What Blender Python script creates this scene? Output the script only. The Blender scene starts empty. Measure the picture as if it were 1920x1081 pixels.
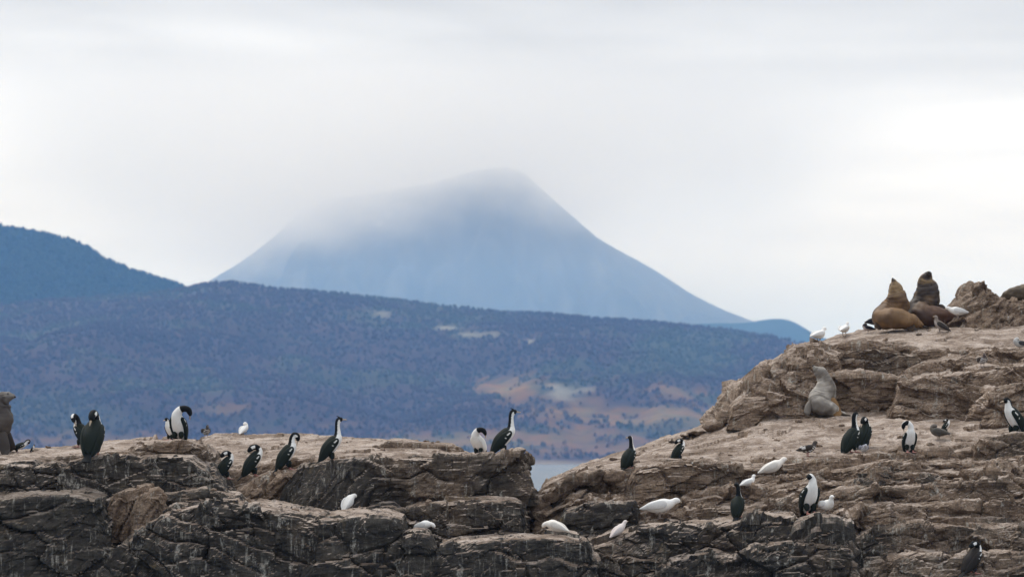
import bpy, math, random
import numpy as np
from mathutils import Vector
from mathutils.bvhtree import BVHTree

S = bpy.context.scene
COL = S.collection

# ------------------------------------------------------------------ camera
F = 5333.0                       # focal length in pixels of the 1920 px wide photograph (100 mm lens)
CX, CY, HOR = 960.0, 540.5, 863.0
CAMZ = 3.0
TH = math.atan((HOR - CY) / F)
cam_d = bpy.data.cameras.new('camera')
cam = bpy.data.objects.new('camera', cam_d)
COL.objects.link(cam)
cam.location = (0, 0, CAMZ)
cam.rotation_euler = (math.pi / 2 + TH, 0, 0)
cam_d.sensor_width = 36.0
cam_d.lens = F / 1920.0 * 36.0
cam_d.clip_start = 0.5
cam_d.clip_end = 40000.0
cam_d.dof.use_dof = True
cam_d.dof.focus_distance = 41.5
cam_d.dof.aperture_fstop = 2.5
S.camera = cam

# ------------------------------------------------------------------ sky, sun, exposure
SUN_EL, SUN_AZ = math.radians(52), math.radians(-35)     # azimuth measured from +Y towards +X
W = bpy.data.worlds.new('World')
S.world = W
W.use_nodes = True
nt = W.node_tree
nt.nodes.clear()
def N(t, typ, **kw):
    n = t.nodes.new(typ)
    for k, v in kw.items():
        setattr(n, k, v)
    return n
def math_node(t, op, a, b=None, c=None, clamp=False):
    n = N(t, 'ShaderNodeMath', operation=op, use_clamp=clamp)
    for i, v in enumerate((a, b, c)):
        if v is None:
            continue
        if isinstance(v, (int, float)):
            n.inputs[i].default_value = v
        else:
            t.links.new(v, n.inputs[i])
    return n.outputs[0]
def mix_col(t, fac, a, b, blend='MIX'):
    n = N(t, 'ShaderNodeMix', data_type='RGBA', blend_type=blend)
    for sock, v in ((n.inputs['Factor'], fac), (n.inputs['A'], a), (n.inputs['B'], b)):
        pass
    ins = [s for s in n.inputs if s.enabled]
    f_, a_, b_ = ins[0], ins[1], ins[2]
    for sock, v in ((f_, fac), (a_, a), (b_, b)):
        if isinstance(v, (int, float)):
            sock.default_value = v
        elif isinstance(v, tuple):
            sock.default_value = (*v, 1.0)
        else:
            t.links.new(v, sock)
    return [s for s in n.outputs if s.enabled][0]
def smooth(t, v, a, b, lo=0.0, hi=1.0):
    n = N(t, 'ShaderNodeMapRange', interpolation_type='SMOOTHSTEP')
    t.links.new(v, n.inputs['Value'])
    n.inputs['From Min'].default_value = a
    n.inputs['From Max'].default_value = b
    n.inputs['To Min'].default_value = lo
    n.inputs['To Max'].default_value = hi
    return n.outputs['Result']
def noise_tex(t, vec, scale, detail=4, rough=0.55, dist=0.0):
    n = N(t, 'ShaderNodeTexNoise')
    n.inputs['Scale'].default_value = scale
    n.inputs['Detail'].default_value = detail
    n.inputs['Roughness'].default_value = rough
    n.inputs['Distortion'].default_value = dist
    if vec is not None:
        t.links.new(vec, n.inputs['Vector'])
    return n.outputs['Fac']
def vec_map(t, vec, scale=(1, 1, 1), loc=(0, 0, 0), rot=(0, 0, 0)):
    n = N(t, 'ShaderNodeMapping')
    n.inputs['Scale'].default_value = scale
    n.inputs['Location'].default_value = loc
    n.inputs['Rotation'].default_value = rot
    t.links.new(vec, n.inputs['Vector'])
    return n.outputs['Vector']

sky = N(nt, 'ShaderNodeTexSky', sky_type='NISHITA', sun_disc=False)
sky.sun_elevation = SUN_EL
sky.sun_rotation = SUN_AZ
bg_sky = N(nt, 'ShaderNodeBackground')
bg_sky.inputs['Strength'].default_value = 0.1
nt.links.new(sky.outputs['Color'], bg_sky.inputs['Color'])
# overcast cloud deck over that sky: long soft grey bands, brightening with height like an overcast sky
tc = N(nt, 'ShaderNodeTexCoord')
sep = N(nt, 'ShaderNodeSeparateXYZ')
nt.links.new(tc.outputs['Generated'], sep.inputs[0])
el = sep.outputs['Z']
band = noise_tex(nt, vec_map(nt, tc.outputs['Generated'], (4.0, 4.0, 26.0), (1.3, 0.0, 4.6)), 1.0, 4, 0.5, 0.4)
lum = math_node(nt, 'ADD', 0.925, math_node(nt, 'MULTIPLY', math_node(nt, 'POWER', math_node(nt, 'MAXIMUM', el, 0.0), 2.0), 1.4))
# a greyer cloud deck overhead, thin and pale towards the horizon
soft = noise_tex(nt, vec_map(nt, tc.outputs['Generated'], (3.0, 3.0, 14.0), (0.4, 2.0, 0.2)), 1.0, 4, 0.5, 0.5)
deck = math_node(nt, 'ADD', el, math_node(nt, 'MULTIPLY', math_node(nt, 'SUBTRACT', soft, 0.5), 0.10))
lum = math_node(nt, 'MULTIPLY', lum, smooth(nt, deck, 0.115, 0.175, 1.0, 0.62))
lum = math_node(nt, 'MULTIPLY', lum, smooth(nt, band, 0.34, 0.60, 0.86, 1.02))
tint = mix_col(nt, smooth(nt, el, 0.03, 0.085), (0.70, 0.82, 1.0), (0.962, 0.992, 1.04))
cl = N(nt, 'ShaderNodeVectorMath', operation='SCALE')
nt.links.new(tint, cl.inputs[0])
nt.links.new(lum, cl.inputs['Scale'])
bg_cl = N(nt, 'ShaderNodeBackground')
nt.links.new(cl.outputs[0], bg_cl.inputs['Color'])
mx = N(nt, 'ShaderNodeMixShader')
mx.inputs[0].default_value = 0.95
nt.links.new(bg_sky.outputs[0], mx.inputs[1])
nt.links.new(bg_cl.outputs[0], mx.inputs[2])
wo = N(nt, 'ShaderNodeOutputWorld')
nt.links.new(mx.outputs[0], wo.inputs['Surface'])

sun_d = bpy.data.lights.new('sun', 'SUN')
sun_d.energy = 1.5
sun_d.angle = math.radians(18)
sun_d.color = (1.0, 0.95, 0.88)
sun = bpy.data.objects.new('sun', sun_d)
COL.objects.link(sun)
sd = Vector((math.cos(SUN_EL) * math.sin(SUN_AZ), math.cos(SUN_EL) * math.cos(SUN_AZ), math.sin(SUN_EL)))
sun.rotation_euler = sd.to_track_quat('Z', 'Y').to_euler()
sun.location = (0, 0, 60)

S.view_settings.view_transform = 'Standard'
S.view_settings.look = 'None'
S.view_settings.exposure = 0.28
S.view_settings.gamma = 1.0
S.view_settings.use_curve_mapping = False
S.cycles.use_denoising = True
S.cycles.max_bounces = 8
S.cycles.volume_bounces = 6
S.cycles.volume_step_rate = 1.0
S.cycles.volume_max_steps = 128

# ------------------------------------------------------------------ helpers
def P(px, py, Y):
    """World point on the sight line through photo pixel (px, py) at depth Y."""
    rx, ru = (px - CX) / F, (CY - py) / F
    dy = math.cos(TH) - ru * math.sin(TH)
    dz = math.sin(TH) + ru * math.cos(TH)
    k = Y / dy
    return np.array((rx * k, Y, CAMZ + dz * k))

def proj(p):
    """Photo pixel of world points (N,3)."""
    d = p - np.array((0, 0, CAMZ))
    fw = d[:, 1] * math.cos(TH) + d[:, 2] * math.sin(TH)
    up = -d[:, 1] * math.sin(TH) + d[:, 2] * math.cos(TH)
    return CX + F * d[:, 0] / fw, CY - F * up / fw

rng = np.random.RandomState(7)
_perm = np.concatenate([rng.permutation(256)] * 3).astype(np.int64)
_grad = rng.normal(size=(256, 3)); _grad /= np.linalg.norm(_grad, axis=1)[:, None]
_rand = rng.rand(256, 4)
def _h(i, j, k):
    return _perm[(_perm[(_perm[i & 255] + j) & 255] + k) & 255]
def perlin(p):
    pi = np.floor(p).astype(np.int64); f = p - pi
    u = f * f * f * (f * (f * 6 - 15) + 10)
    r = 0.0
    for a in (0, 1):
        wa = u[:, 0] if a else 1 - u[:, 0]
        for b in (0, 1):
            wb = u[:, 1] if b else 1 - u[:, 1]
            for c in (0, 1):
                wc = u[:, 2] if c else 1 - u[:, 2]
                g = _grad[_h(pi[:, 0] + a, pi[:, 1] + b, pi[:, 2] + c)]
                r = r + wa * wb * wc * (g[:, 0] * (f[:, 0] - a) + g[:, 1] * (f[:, 1] - b) + g[:, 2] * (f[:, 2] - c))
    return r * 1.5
def fbm(p, octv=4, gain=0.5, lac=2.03):
    a, s, r = 1.0, 1.0, 0.0
    for o in range(octv):
        r = r + a * perlin(p * s + o * 17.3)
        a *= gain; s *= lac
    return r
def voronoi_facets(p):
    """Nearest cell: edge distance, random value and the height of a randomly tilted plane across the cell."""
    pi = np.floor(p).astype(np.int64); f = p - pi
    n = len(p)
    f1 = np.full(n, 9.0); f2 = np.full(n, 9.0); hid = np.zeros(n, np.int64); dl = np.zeros((n, 3))
    for a in (-1, 0, 1):
        for b in (-1, 0, 1):
            for c in (-1, 0, 1):
                h = _h(pi[:, 0] + a, pi[:, 1] + b, pi[:, 2] + c)
                q = _rand[h]
                v = f - np.stack([a + q[:, 0], b + q[:, 1], c + q[:, 2]], 1)
                d = np.sqrt((v * v).sum(1))
                near = d < f1
                f2 = np.where(near, f1, np.minimum(f2, d))
                hid = np.where(near, h, hid)
                dl = np.where(near[:, None], v, dl)
                f1 = np.where(near, d, f1)
    return f2 - f1, _rand[hid, 3], (dl * _grad[hid]).sum(1)
def voronoi(p):
    pi = np.floor(p).astype(np.int64); f = p - pi
    n = len(p)
    f1 = np.full(n, 9.0); f2 = np.full(n, 9.0); idr = np.zeros(n)
    for a in (-1, 0, 1):
        for b in (-1, 0, 1):
            for c in (-1, 0, 1):
                h = _h(pi[:, 0] + a, pi[:, 1] + b, pi[:, 2] + c)
                q = _rand[h]
                d = np.sqrt((a + q[:, 0] - f[:, 0]) ** 2 + (b + q[:, 1] - f[:, 1]) ** 2 + (c + q[:, 2] - f[:, 2]) ** 2)
                near = d < f1
                f2 = np.where(near, f1, np.minimum(f2, d))
                idr = np.where(near, q[:, 3], idr)
                f1 = np.where(near, d, f1)
    return f1, f2, idr

def sstep(a, b, x):
    t = np.clip((x - a) / (b - a), 0, 1)
    return t * t * (3 - 2 * t)

def mesh_np(name, co, faces, smooth_shade=True):
    me = bpy.data.meshes.new(name)
    nf, k = faces.shape
    me.vertices.add(len(co))
    me.vertices.foreach_set('co', np.ascontiguousarray(co, dtype=np.float32).ravel())
    me.loops.add(nf * k)
    me.loops.foreach_set('vertex_index', np.ascontiguousarray(faces, dtype=np.int32).ravel())
    me.polygons.add(nf)
    me.polygons.foreach_set('loop_start', np.arange(0, nf * k, k, dtype=np.int32))
    me.polygons.foreach_set('loop_total', np.full(nf, k, dtype=np.int32))
    me.polygons.foreach_set('use_smooth', np.full(nf, smooth_shade, dtype=bool))
    me.update(calc_edges=True)
    return me
def set_col(me, name, col):
    at = me.color_attributes.new(name, 'FLOAT_COLOR', 'POINT')
    c = np.ones((len(col), 4), dtype=np.float32)
    c[:, :3] = col
    at.data.foreach_set('color', c.ravel())
def grid_faces(nu, nv, wrap=False):
    """faces of a grid indexed [u*nv + v]"""
    u = np.arange(nu if wrap else nu - 1); v = np.arange(nv - 1)
    U, V = np.meshgrid(u, v, indexing='ij')
    U2 = (U + 1) % nu
    return np.stack([U * nv + V, U2 * nv + V, U2 * nv + V + 1, U * nv + V + 1], -1).reshape(-1, 4)

def link(name, me, mat, parent=None, **props):
    o = bpy.data.objects.new(name, me)
    COL.objects.link(o)
    if mat is not None and not me.materials:
        me.materials.append(mat)
    if parent is not None:
        o.parent = parent
    for k, v in props.items():
        o[k] = v
    return o
def empty(name, loc=(0, 0, 0), **props):
    o = bpy.data.objects.new(name, None)
    COL.objects.link(o)
    o.location = loc
    for k, v in props.items():
        o[k] = v
    return o

def new_mat(name):
    m = bpy.data.materials.new(name)
    m.use_nodes = True
    t = m.node_tree
    b = t.nodes['Principled BSDF']
    return m, t, b
def bump(t, b, h, strength, dist):
    n = N(t, 'ShaderNodeBump')
    n.inputs['Strength'].default_value = strength
    n.inputs['Distance'].default_value = dist
    t.links.new(h, n.inputs['Height'])
    t.links.new(n.outputs[0], b.inputs['Normal'])

# ------------------------------------------------------------------ materials
def rock_material():
    m, t, b = new_mat('weathered_rock')
    g = N(t, 'ShaderNodeNewGeometry')
    pos = g.outputs['Position']
    sn = N(t, 'ShaderNodeSeparateXYZ'); t.links.new(g.outputs['Normal'], sn.inputs[0])
    nz = sn.outputs['Z']
    at_d = N(t, 'ShaderNodeAttribute', attribute_type='OBJECT', attribute_name='dark').outputs['Fac']
    at_w = N(t, 'ShaderNodeAttribute', attribute_type='OBJECT', attribute_name='guano').outputs['Fac']
    big = noise_tex(t, pos, 1.1, 5, 0.6)
    mid = noise_tex(t, pos, 5.0, 5, 0.65)
    fine = noise_tex(t, pos, 38.0, 4, 0.7)
    strat = noise_tex(t, vec_map(t, pos, (2.2, 2.2, 13.0), rot=(0.05, 0.10, 0)), 1.0, 6, 0.72, 0.9)
    # bare rock: brown where dry, charcoal grey on the algae-stained lower rock
    brown = mix_col(t, smooth(t, mid, 0.35, 0.68), (0.098, 0.062, 0.040), (0.27, 0.192, 0.136))
    brown = mix_col(t, smooth(t, strat, 0.40, 0.66), brown, (0.36, 0.265, 0.190))
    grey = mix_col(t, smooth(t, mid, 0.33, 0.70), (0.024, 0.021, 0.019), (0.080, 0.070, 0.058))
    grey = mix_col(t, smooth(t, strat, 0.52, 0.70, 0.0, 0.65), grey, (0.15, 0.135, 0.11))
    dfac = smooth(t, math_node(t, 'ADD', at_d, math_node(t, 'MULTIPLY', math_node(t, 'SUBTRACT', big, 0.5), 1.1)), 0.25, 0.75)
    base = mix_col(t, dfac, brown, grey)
    # ochre lichen patches
    och = smooth(t, noise_tex(t, pos, 3.1, 6, 0.7), 0.60, 0.72, 0.0, 0.55)
    base = mix_col(t, och, base, (0.22, 0.155, 0.075))
    # white guano runs down the faces
    run = noise_tex(t, vec_map(t, pos, (17.0, 9.0, 1.3)), 1.0, 5, 0.7)
    msk = noise_tex(t, pos, 1.7, 3, 0.6)
    runf = math_node(t, 'MULTIPLY', smooth(t, run, 0.54, 0.68), smooth(t, msk, 0.44, 0.62))
    spk = smooth(t, noise_tex(t, pos, 26.0, 3, 0.6), 0.66, 0.74, 0.0, 0.5)
    runf = math_node(t, 'MAXIMUM', runf, math_node(t, 'MULTIPLY', spk, smooth(t, msk, 0.42, 0.6)))
    base = mix_col(t, math_node(t, 'MULTIPLY', runf, 0.75), base, (0.50, 0.47, 0.41))
    spl = noise_tex(t, vec_map(t, pos, (4.6, 4.6, 1.1), (3.1, 0.0, 1.7)), 1.0, 6, 0.72, 0.8)
    splf = math_node(t, 'MULTIPLY', smooth(t, spl, 0.565, 0.65), smooth(t, noise_tex(t, pos, 21.0, 4, 0.7), 0.38, 0.58))
    base = mix_col(t, math_node(t, 'MULTIPLY', splf, 0.8), base, (0.55, 0.52, 0.46))
    # pale trampled dust and guano settled on whatever faces up
    top_c = mix_col(t, smooth(t, mid, 0.3, 0.7), (0.24, 0.176, 0.132), (0.47, 0.382, 0.315))
    top_c = mix_col(t, smooth(t, strat, 0.42, 0.62, 0.0, 0.8), top_c, (0.56, 0.475, 0.415))
    top_c = mix_col(t, smooth(t, noise_tex(t, pos, 1.7, 7, 0.74), 0.44, 0.60, 0.0, 0.85), top_c, (0.165, 0.114, 0.080))
    top_c = mix_col(t, smooth(t, noise_tex(t, pos, 17.0, 3, 0.6), 0.66, 0.72, 0.0, 0.7), top_c, (0.66, 0.63, 0.58))
    up = math_node(t, 'ADD', nz, math_node(t, 'MULTIPLY', math_node(t, 'SUBTRACT', mid, 0.5), 0.7))
    upf = math_node(t, 'MULTIPLY', smooth(t, up, 0.55, 0.92), at_w)
    base = mix_col(t, upf, base, top_c)
    base = mix_col(t, smooth(t, fine, 0.32, 0.62, 0.55, 0.0), base, (0.03, 0.024, 0.02))
    t.links.new(base, b.inputs['Base Color'])
    b.inputs['Roughness'].default_value = 0.86
    b.inputs['Specular IOR Level'].default_value = 0.25
    hsum = math_node(t, 'ADD', math_node(t, 'MULTIPLY', fine, 0.35), math_node(t, 'ADD', strat, noise_tex(t, pos, 13.0, 6, 0.72)))
    bump(t, b, hsum, 0.75, 0.035)
    return m
M_ROCK = rock_material()

def attr_mat(name, attr, rough=0.9, noise_scale=0.0, amt=0.3, spec=0.2, bump_d=0.0, bump_scale=0.0):
    m, t, b = new_mat(name)
    a = N(t, 'ShaderNodeAttribute', attribute_name=attr)
    c = a.outputs['Color']
    if noise_scale:
        g = N(t, 'ShaderNodeNewGeometry')
        n = noise_tex(t, g.outputs['Position'], noise_scale, 5, 0.65)
        c = mix_col(t, smooth(t, n, 0.3, 0.7, amt, 0.0), c, (0.02, 0.02, 0.02))
    if bump_d:
        tcn = N(t, 'ShaderNodeTexCoord')
        bump(t, b, noise_tex(t, tcn.outputs['Object'], bump_scale, 4, 0.6), 0.6, bump_d)
    t.links.new(c, b.inputs['Base Color'])
    b.inputs['Roughness'].default_value = rough
    b.inputs['Specular IOR Level'].default_value = spec
    return m
def plain_mat(name, col, rough=0.6, spec=0.3):
    m, t, b = new_mat(name)
    g = N(t, 'ShaderNodeTexCoord')
    n = noise_tex(t, g.outputs['Object'], 60.0, 3, 0.6)
    c = mix_col(t, smooth(t, n, 0.3, 0.7), tuple(x * 0.8 for x in col), tuple(min(1, x * 1.15) for x in col))
    t.links.new(c, b.inputs['Base Color'])
    b.inputs['Roughness'].default_value = rough
    b.inputs['Specular IOR Level'].default_value = spec
    return m
M_HILL = attr_mat('hill_cover', 'cover', 0.95, 0.02, 0.35, 0.1)
M_TREES = attr_mat('bare_beech_forest', 'cover', 0.95, 0.0, 0.3, 0.1)
M_MOUNT = attr_mat('mountain_scree', 'cover', 0.95, 0.012, 0.35, 0.1)

# ------------------------------------------------------------------ water
def build_water():
    m, t, b = new_mat('sea_water')
    g = N(t, 'ShaderNodeNewGeometry')
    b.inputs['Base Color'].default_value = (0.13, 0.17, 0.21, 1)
    b.inputs['Roughness'].default_value = 0.2
    b.inputs['IOR'].default_value = 1.33
    w1 = noise_tex(t, vec_map(t, g.outputs['Position'], (0.05, 0.02, 1)), 1.0, 6, 0.6)
    w2 = noise_tex(t, vec_map(t, g.outputs['Position'], (0.9, 0.5, 1)), 1.0, 4, 0.6)
    bump(t, b, math_node(t, 'ADD', math_node(t, 'MULTIPLY', w1, 6.0), w2), 1.0, 1.6)
    xs = np.linspace(-1500, 1500, 61); ys = np.concatenate([np.linspace(-150, 200, 50), np.linspace(230, 2900, 90)])
    X, Y = np.meshgrid(xs, ys, indexing='ij')
    co = np.stack([X.ravel(), Y.ravel(), np.zeros(X.size)], 1)
    co[:, 2] = 0.12 * fbm(co * np.array((0.06, 0.12, 1)), 3)
    me = mesh_np('sea', co, grid_faces(len(xs), len(ys)))
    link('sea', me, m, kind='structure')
build_water()

# ------------------------------------------------------------------ hills and mountain
def sil_fn(sil, Y):
    xs, zs = [], []
    for px, py in sil:
        p = P(px, py, Y)
        xs.append(p[0]); zs.append(p[2])
    return lambda x: np.interp(x, xs, zs)
def smooth_interp(f, x, w):
    r = 0
    for k in np.linspace(-1, 1, 9):
        r = r + f(x + k * w)
    return r / 9
def ellipse_mask(px, py, cx, cy, rx, ry, n, soft=0.5):
    d = np.sqrt(((px - cx) / rx) ** 2 + ((py - cy) / ry) ** 2) + n
    return 1 - sstep(1 - soft, 1 + soft, d)

NEAR = [(-500, 590), (0, 572), (100, 562), (200, 557), (330, 549), (380, 538), (440, 532), (500, 541), (570, 546), (640, 552), (740, 563), (820, 575),
        (900, 583), (1000, 590), (1100, 600), (1200, 604), (1330, 617), (1430, 628), (1500, 642), (1600, 668), (1920, 740), (2400, 800)]
LEFT = [(-500, 380), (-200, 405), (0, 428), (60, 440), (130, 457), (165, 473), (200, 497), (240, 516), (280, 528), (320, 541), (380, 565), (460, 600), (700, 640), (1200, 700)]
SMALL = [(1100, 640), (1300, 606), (1400, 604), (1440, 597), (1475, 597), (1500, 608), (1530, 628), (1600, 650), (1800, 690), (2300, 760)]
MOUNT = [(-400, 800), (200, 640), (330, 575), (390, 530), (450, 492), (500, 455), (545, 415), (590, 382), (630, 368), (670, 362), (720, 356), (790, 344), (850, 332), (900, 318), (950, 312), (980, 322), (1005, 345),
         (1040, 378), (1075, 408), (1120, 447), (1170, 474), (1230, 506), (1290, 545), (1340, 573), (1400, 598), (1470, 620), (1600, 660), (1900, 740), (2400, 830)]

def heightfield(xs, ys, ridge, Ys, Yr, Yb, pexp, amp, nscale, seed, smoothw, gully=0.0):
    X, Y = np.meshgrid(xs, ys, indexing='ij')
    x, y = X.ravel(), Y.ravel()
    q = np.stack([x * nscale, y * nscale, np.full(x.size, seed)], 1)
    n = fbm(q, 6, 0.5)
    shore = Ys + 0.06 * (Yr - Ys) * perlin(np.stack([x * nscale * 0.6, np.full(x.size, 3.3 + seed), np.zeros(x.size)], 1)) * 4
    R = smooth_interp(ridge, x, smoothw)
    t = np.where(y < Yr, (y - shore) / (Yr - shore), 1 - (y - Yr) / (Yb - Yr))
    tt = np.clip(t, 0, 1)
    prof = np.where(y < Yr, tt ** pexp, sstep(0, 1, tt))
    z = R * prof + amp * n * (tt * (1 - tt) * 3.2 + 0.10 * (tt > 0))
    if gully:
        gl = 1 - np.abs(perlin(np.stack([x * nscale * 3.5, y * nscale * 0.8, np.full(x.size, seed + 9)], 1)))
        z = z - gully * sstep(0.55, 1, gl) * (tt * (1 - tt) * 4)
    z = np.where(t <= 0, np.maximum(-2.0, t * 60), z)
    return np.stack([x, y, z], 1), tt

def near_cover(co, tt):
    px, py = proj(co)
    n1 = fbm(co * 0.012, 5)
    n2 = fbm(co * 0.05 + 5, 4)
    n3 = fbm(co * np.array((0.006, 0.006, 0.02)) + 11, 4)
    c = np.empty((len(co), 3))
    forest = np.array((0.052, 0.028, 0.040))
    c[:] = forest
    c += 0.016 * (n3 + 0.5 * n1)[:, None] * np.array((1, 0.8, 0.9))
    grn = 0.75 * sstep(0.05, 0.5, n3 + 0.25 * n2)
    grn = np.maximum(grn, ellipse_mask(px, py, 1275, 665, 90, 40, 0.5 * n1 + 0.3 * n2) * 0.9)
    grn = np.maximum(grn, ellipse_mask(px, py, 120, 780, 130, 40, 0.5 * n1 + 0.3 * n2) * 0.6)
    c = c * (1 - grn[:, None]) + np.array((0.050, 0.058, 0.034)) * grn[:, None]
    gr = np.zeros(len(co))
    n4 = fbm(co * 0.11 + 2, 3)
    for cx, cy, rx, ry, k in ((965, 728, 60, 20, 0.95), (1060, 748, 70, 14, 0.5), (1190, 772, 130, 17, 0.9), (1270, 735, 65, 14, 0.7), (1000, 822, 180, 16, 0.75),
                              (640, 800, 45, 12, 0.5), (430, 765, 45, 10, 0.5), (150, 830, 150, 18, 0.5), (1150, 838, 150, 12, 0.6), (1330, 790, 80, 24, 0.5), (780, 820, 60, 14, 0.35)):
        gr = np.maximum(gr, k * ellipse_mask(px, py, cx, cy, rx, ry, 0.8 * n1 + 0.8 * n2))
    gr *= np.clip(0.86 + 0.5 * n4, 0, 1)
    pale = 0.5 + 0.5 * np.clip(n2 * 2.2, -1, 1)
    gcol = np.array((0.235, 0.118, 0.036)) * (1 - pale[:, None]) + np.array((0.20, 0.155, 0.062)) * pale[:, None]
    c = c * (1 - gr[:, None]) + gcol * gr[:, None]
    bare = np.zeros(len(co))
    for cx, cy, rx, ry in ((708, 589, 22, 7), (840, 615, 20, 4), (880, 628, 26, 5), (925, 628, 14, 5), (990, 640, 12, 4), (1060, 735, 34, 14)):
        bare = np.maximum(bare, ellipse_mask(px, py, cx, cy, rx, ry, 0.8 * n2 + 0.3 * n1))
    bare *= 0.85
    c = c * (1 - bare[:, None]) + np.array((0.25, 0.24, 0.20)) * bare[:, None]
    beach = sstep(0.045, 0.0, tt) if False else 1 - sstep(0.0, 0.03, tt)
    c = c * (1 - 0.8 * beach[:, None]) + np.array((0.24, 0.21, 0.17)) * 0.8 * beach[:, None]
    return np.clip(c, 0.01, 0.6), np.clip(1 - gr - bare - beach, 0, 1)

ICO = None
def ico_base():
    import bmesh
    bm = bmesh.new()
    bmesh.ops.create_icosphere(bm, subdivisions=1, radius=1.0)
    v = np.array([x.co[:] for x in bm.verts]); f = np.array([[x.index for x in p.verts] for p in bm.faces])
    bm.free()
    return v, f

def forest(name, label_mat, pts, cols, hmin, hmax, seed):
    r = np.random.RandomState(seed)
    v, f = ico_base()
    variants = []
    for k in range(10):
        vv = v * (1 + r.uniform(-0.5, 0.42, size=(len(v), 1)))
        vv[:, 2] = vv[:, 2] * 1.0
        variants.append(vv)
    variants = np.array(variants)
    n = len(pts)
    h = r.uniform(hmin, hmax, n); w = h * r.uniform(0.26, 0.42, n)
    vv = variants[r.randint(0, 10, n)]
    a = r.uniform(0, 6.28, n); ca, sa = np.cos(a), np.sin(a)
    x = vv[:, :, 0] * ca[:, None] - vv[:, :, 1] * sa[:, None]
    y = vv[:, :, 0] * sa[:, None] + vv[:, :, 1] * ca[:, None]
    co = np.stack([pts[:, None, 0] + x * w[:, None], pts[:, None, 1] + y * w[:, None],
                   pts[:, None, 2] + (vv[:, :, 2] * 0.5 + 0.42) * h[:, None]], -1).reshape(-1, 3)
    fc = (f[None] + (np.arange(n) * len(v))[:, None, None]).reshape(-1, 3)
    me = mesh_np(name, co, fc, False)
    set_col(me, 'cover', np.repeat(cols, len(v), axis=0))
    return link(name, me, label_mat, kind='stuff')

def sample_hf(co, nx, ny, xs, ys, X, Y):
    Z = co[:, 2].reshape(nx, ny)
    fx = np.interp(X, xs, np.arange(nx)); fy = np.interp(Y, ys, np.arange(ny))
    i = np.clip(fx.astype(int), 0, nx - 2); j = np.clip(fy.astype(int), 0, ny - 2)
    a, b = fx - i, fy - j
    return (Z[i, j] * (1 - a) + Z[i + 1, j] * a) * (1 - b) + (Z[i, j + 1] * (1 - a) + Z[i + 1, j + 1] * a) * b

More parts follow.
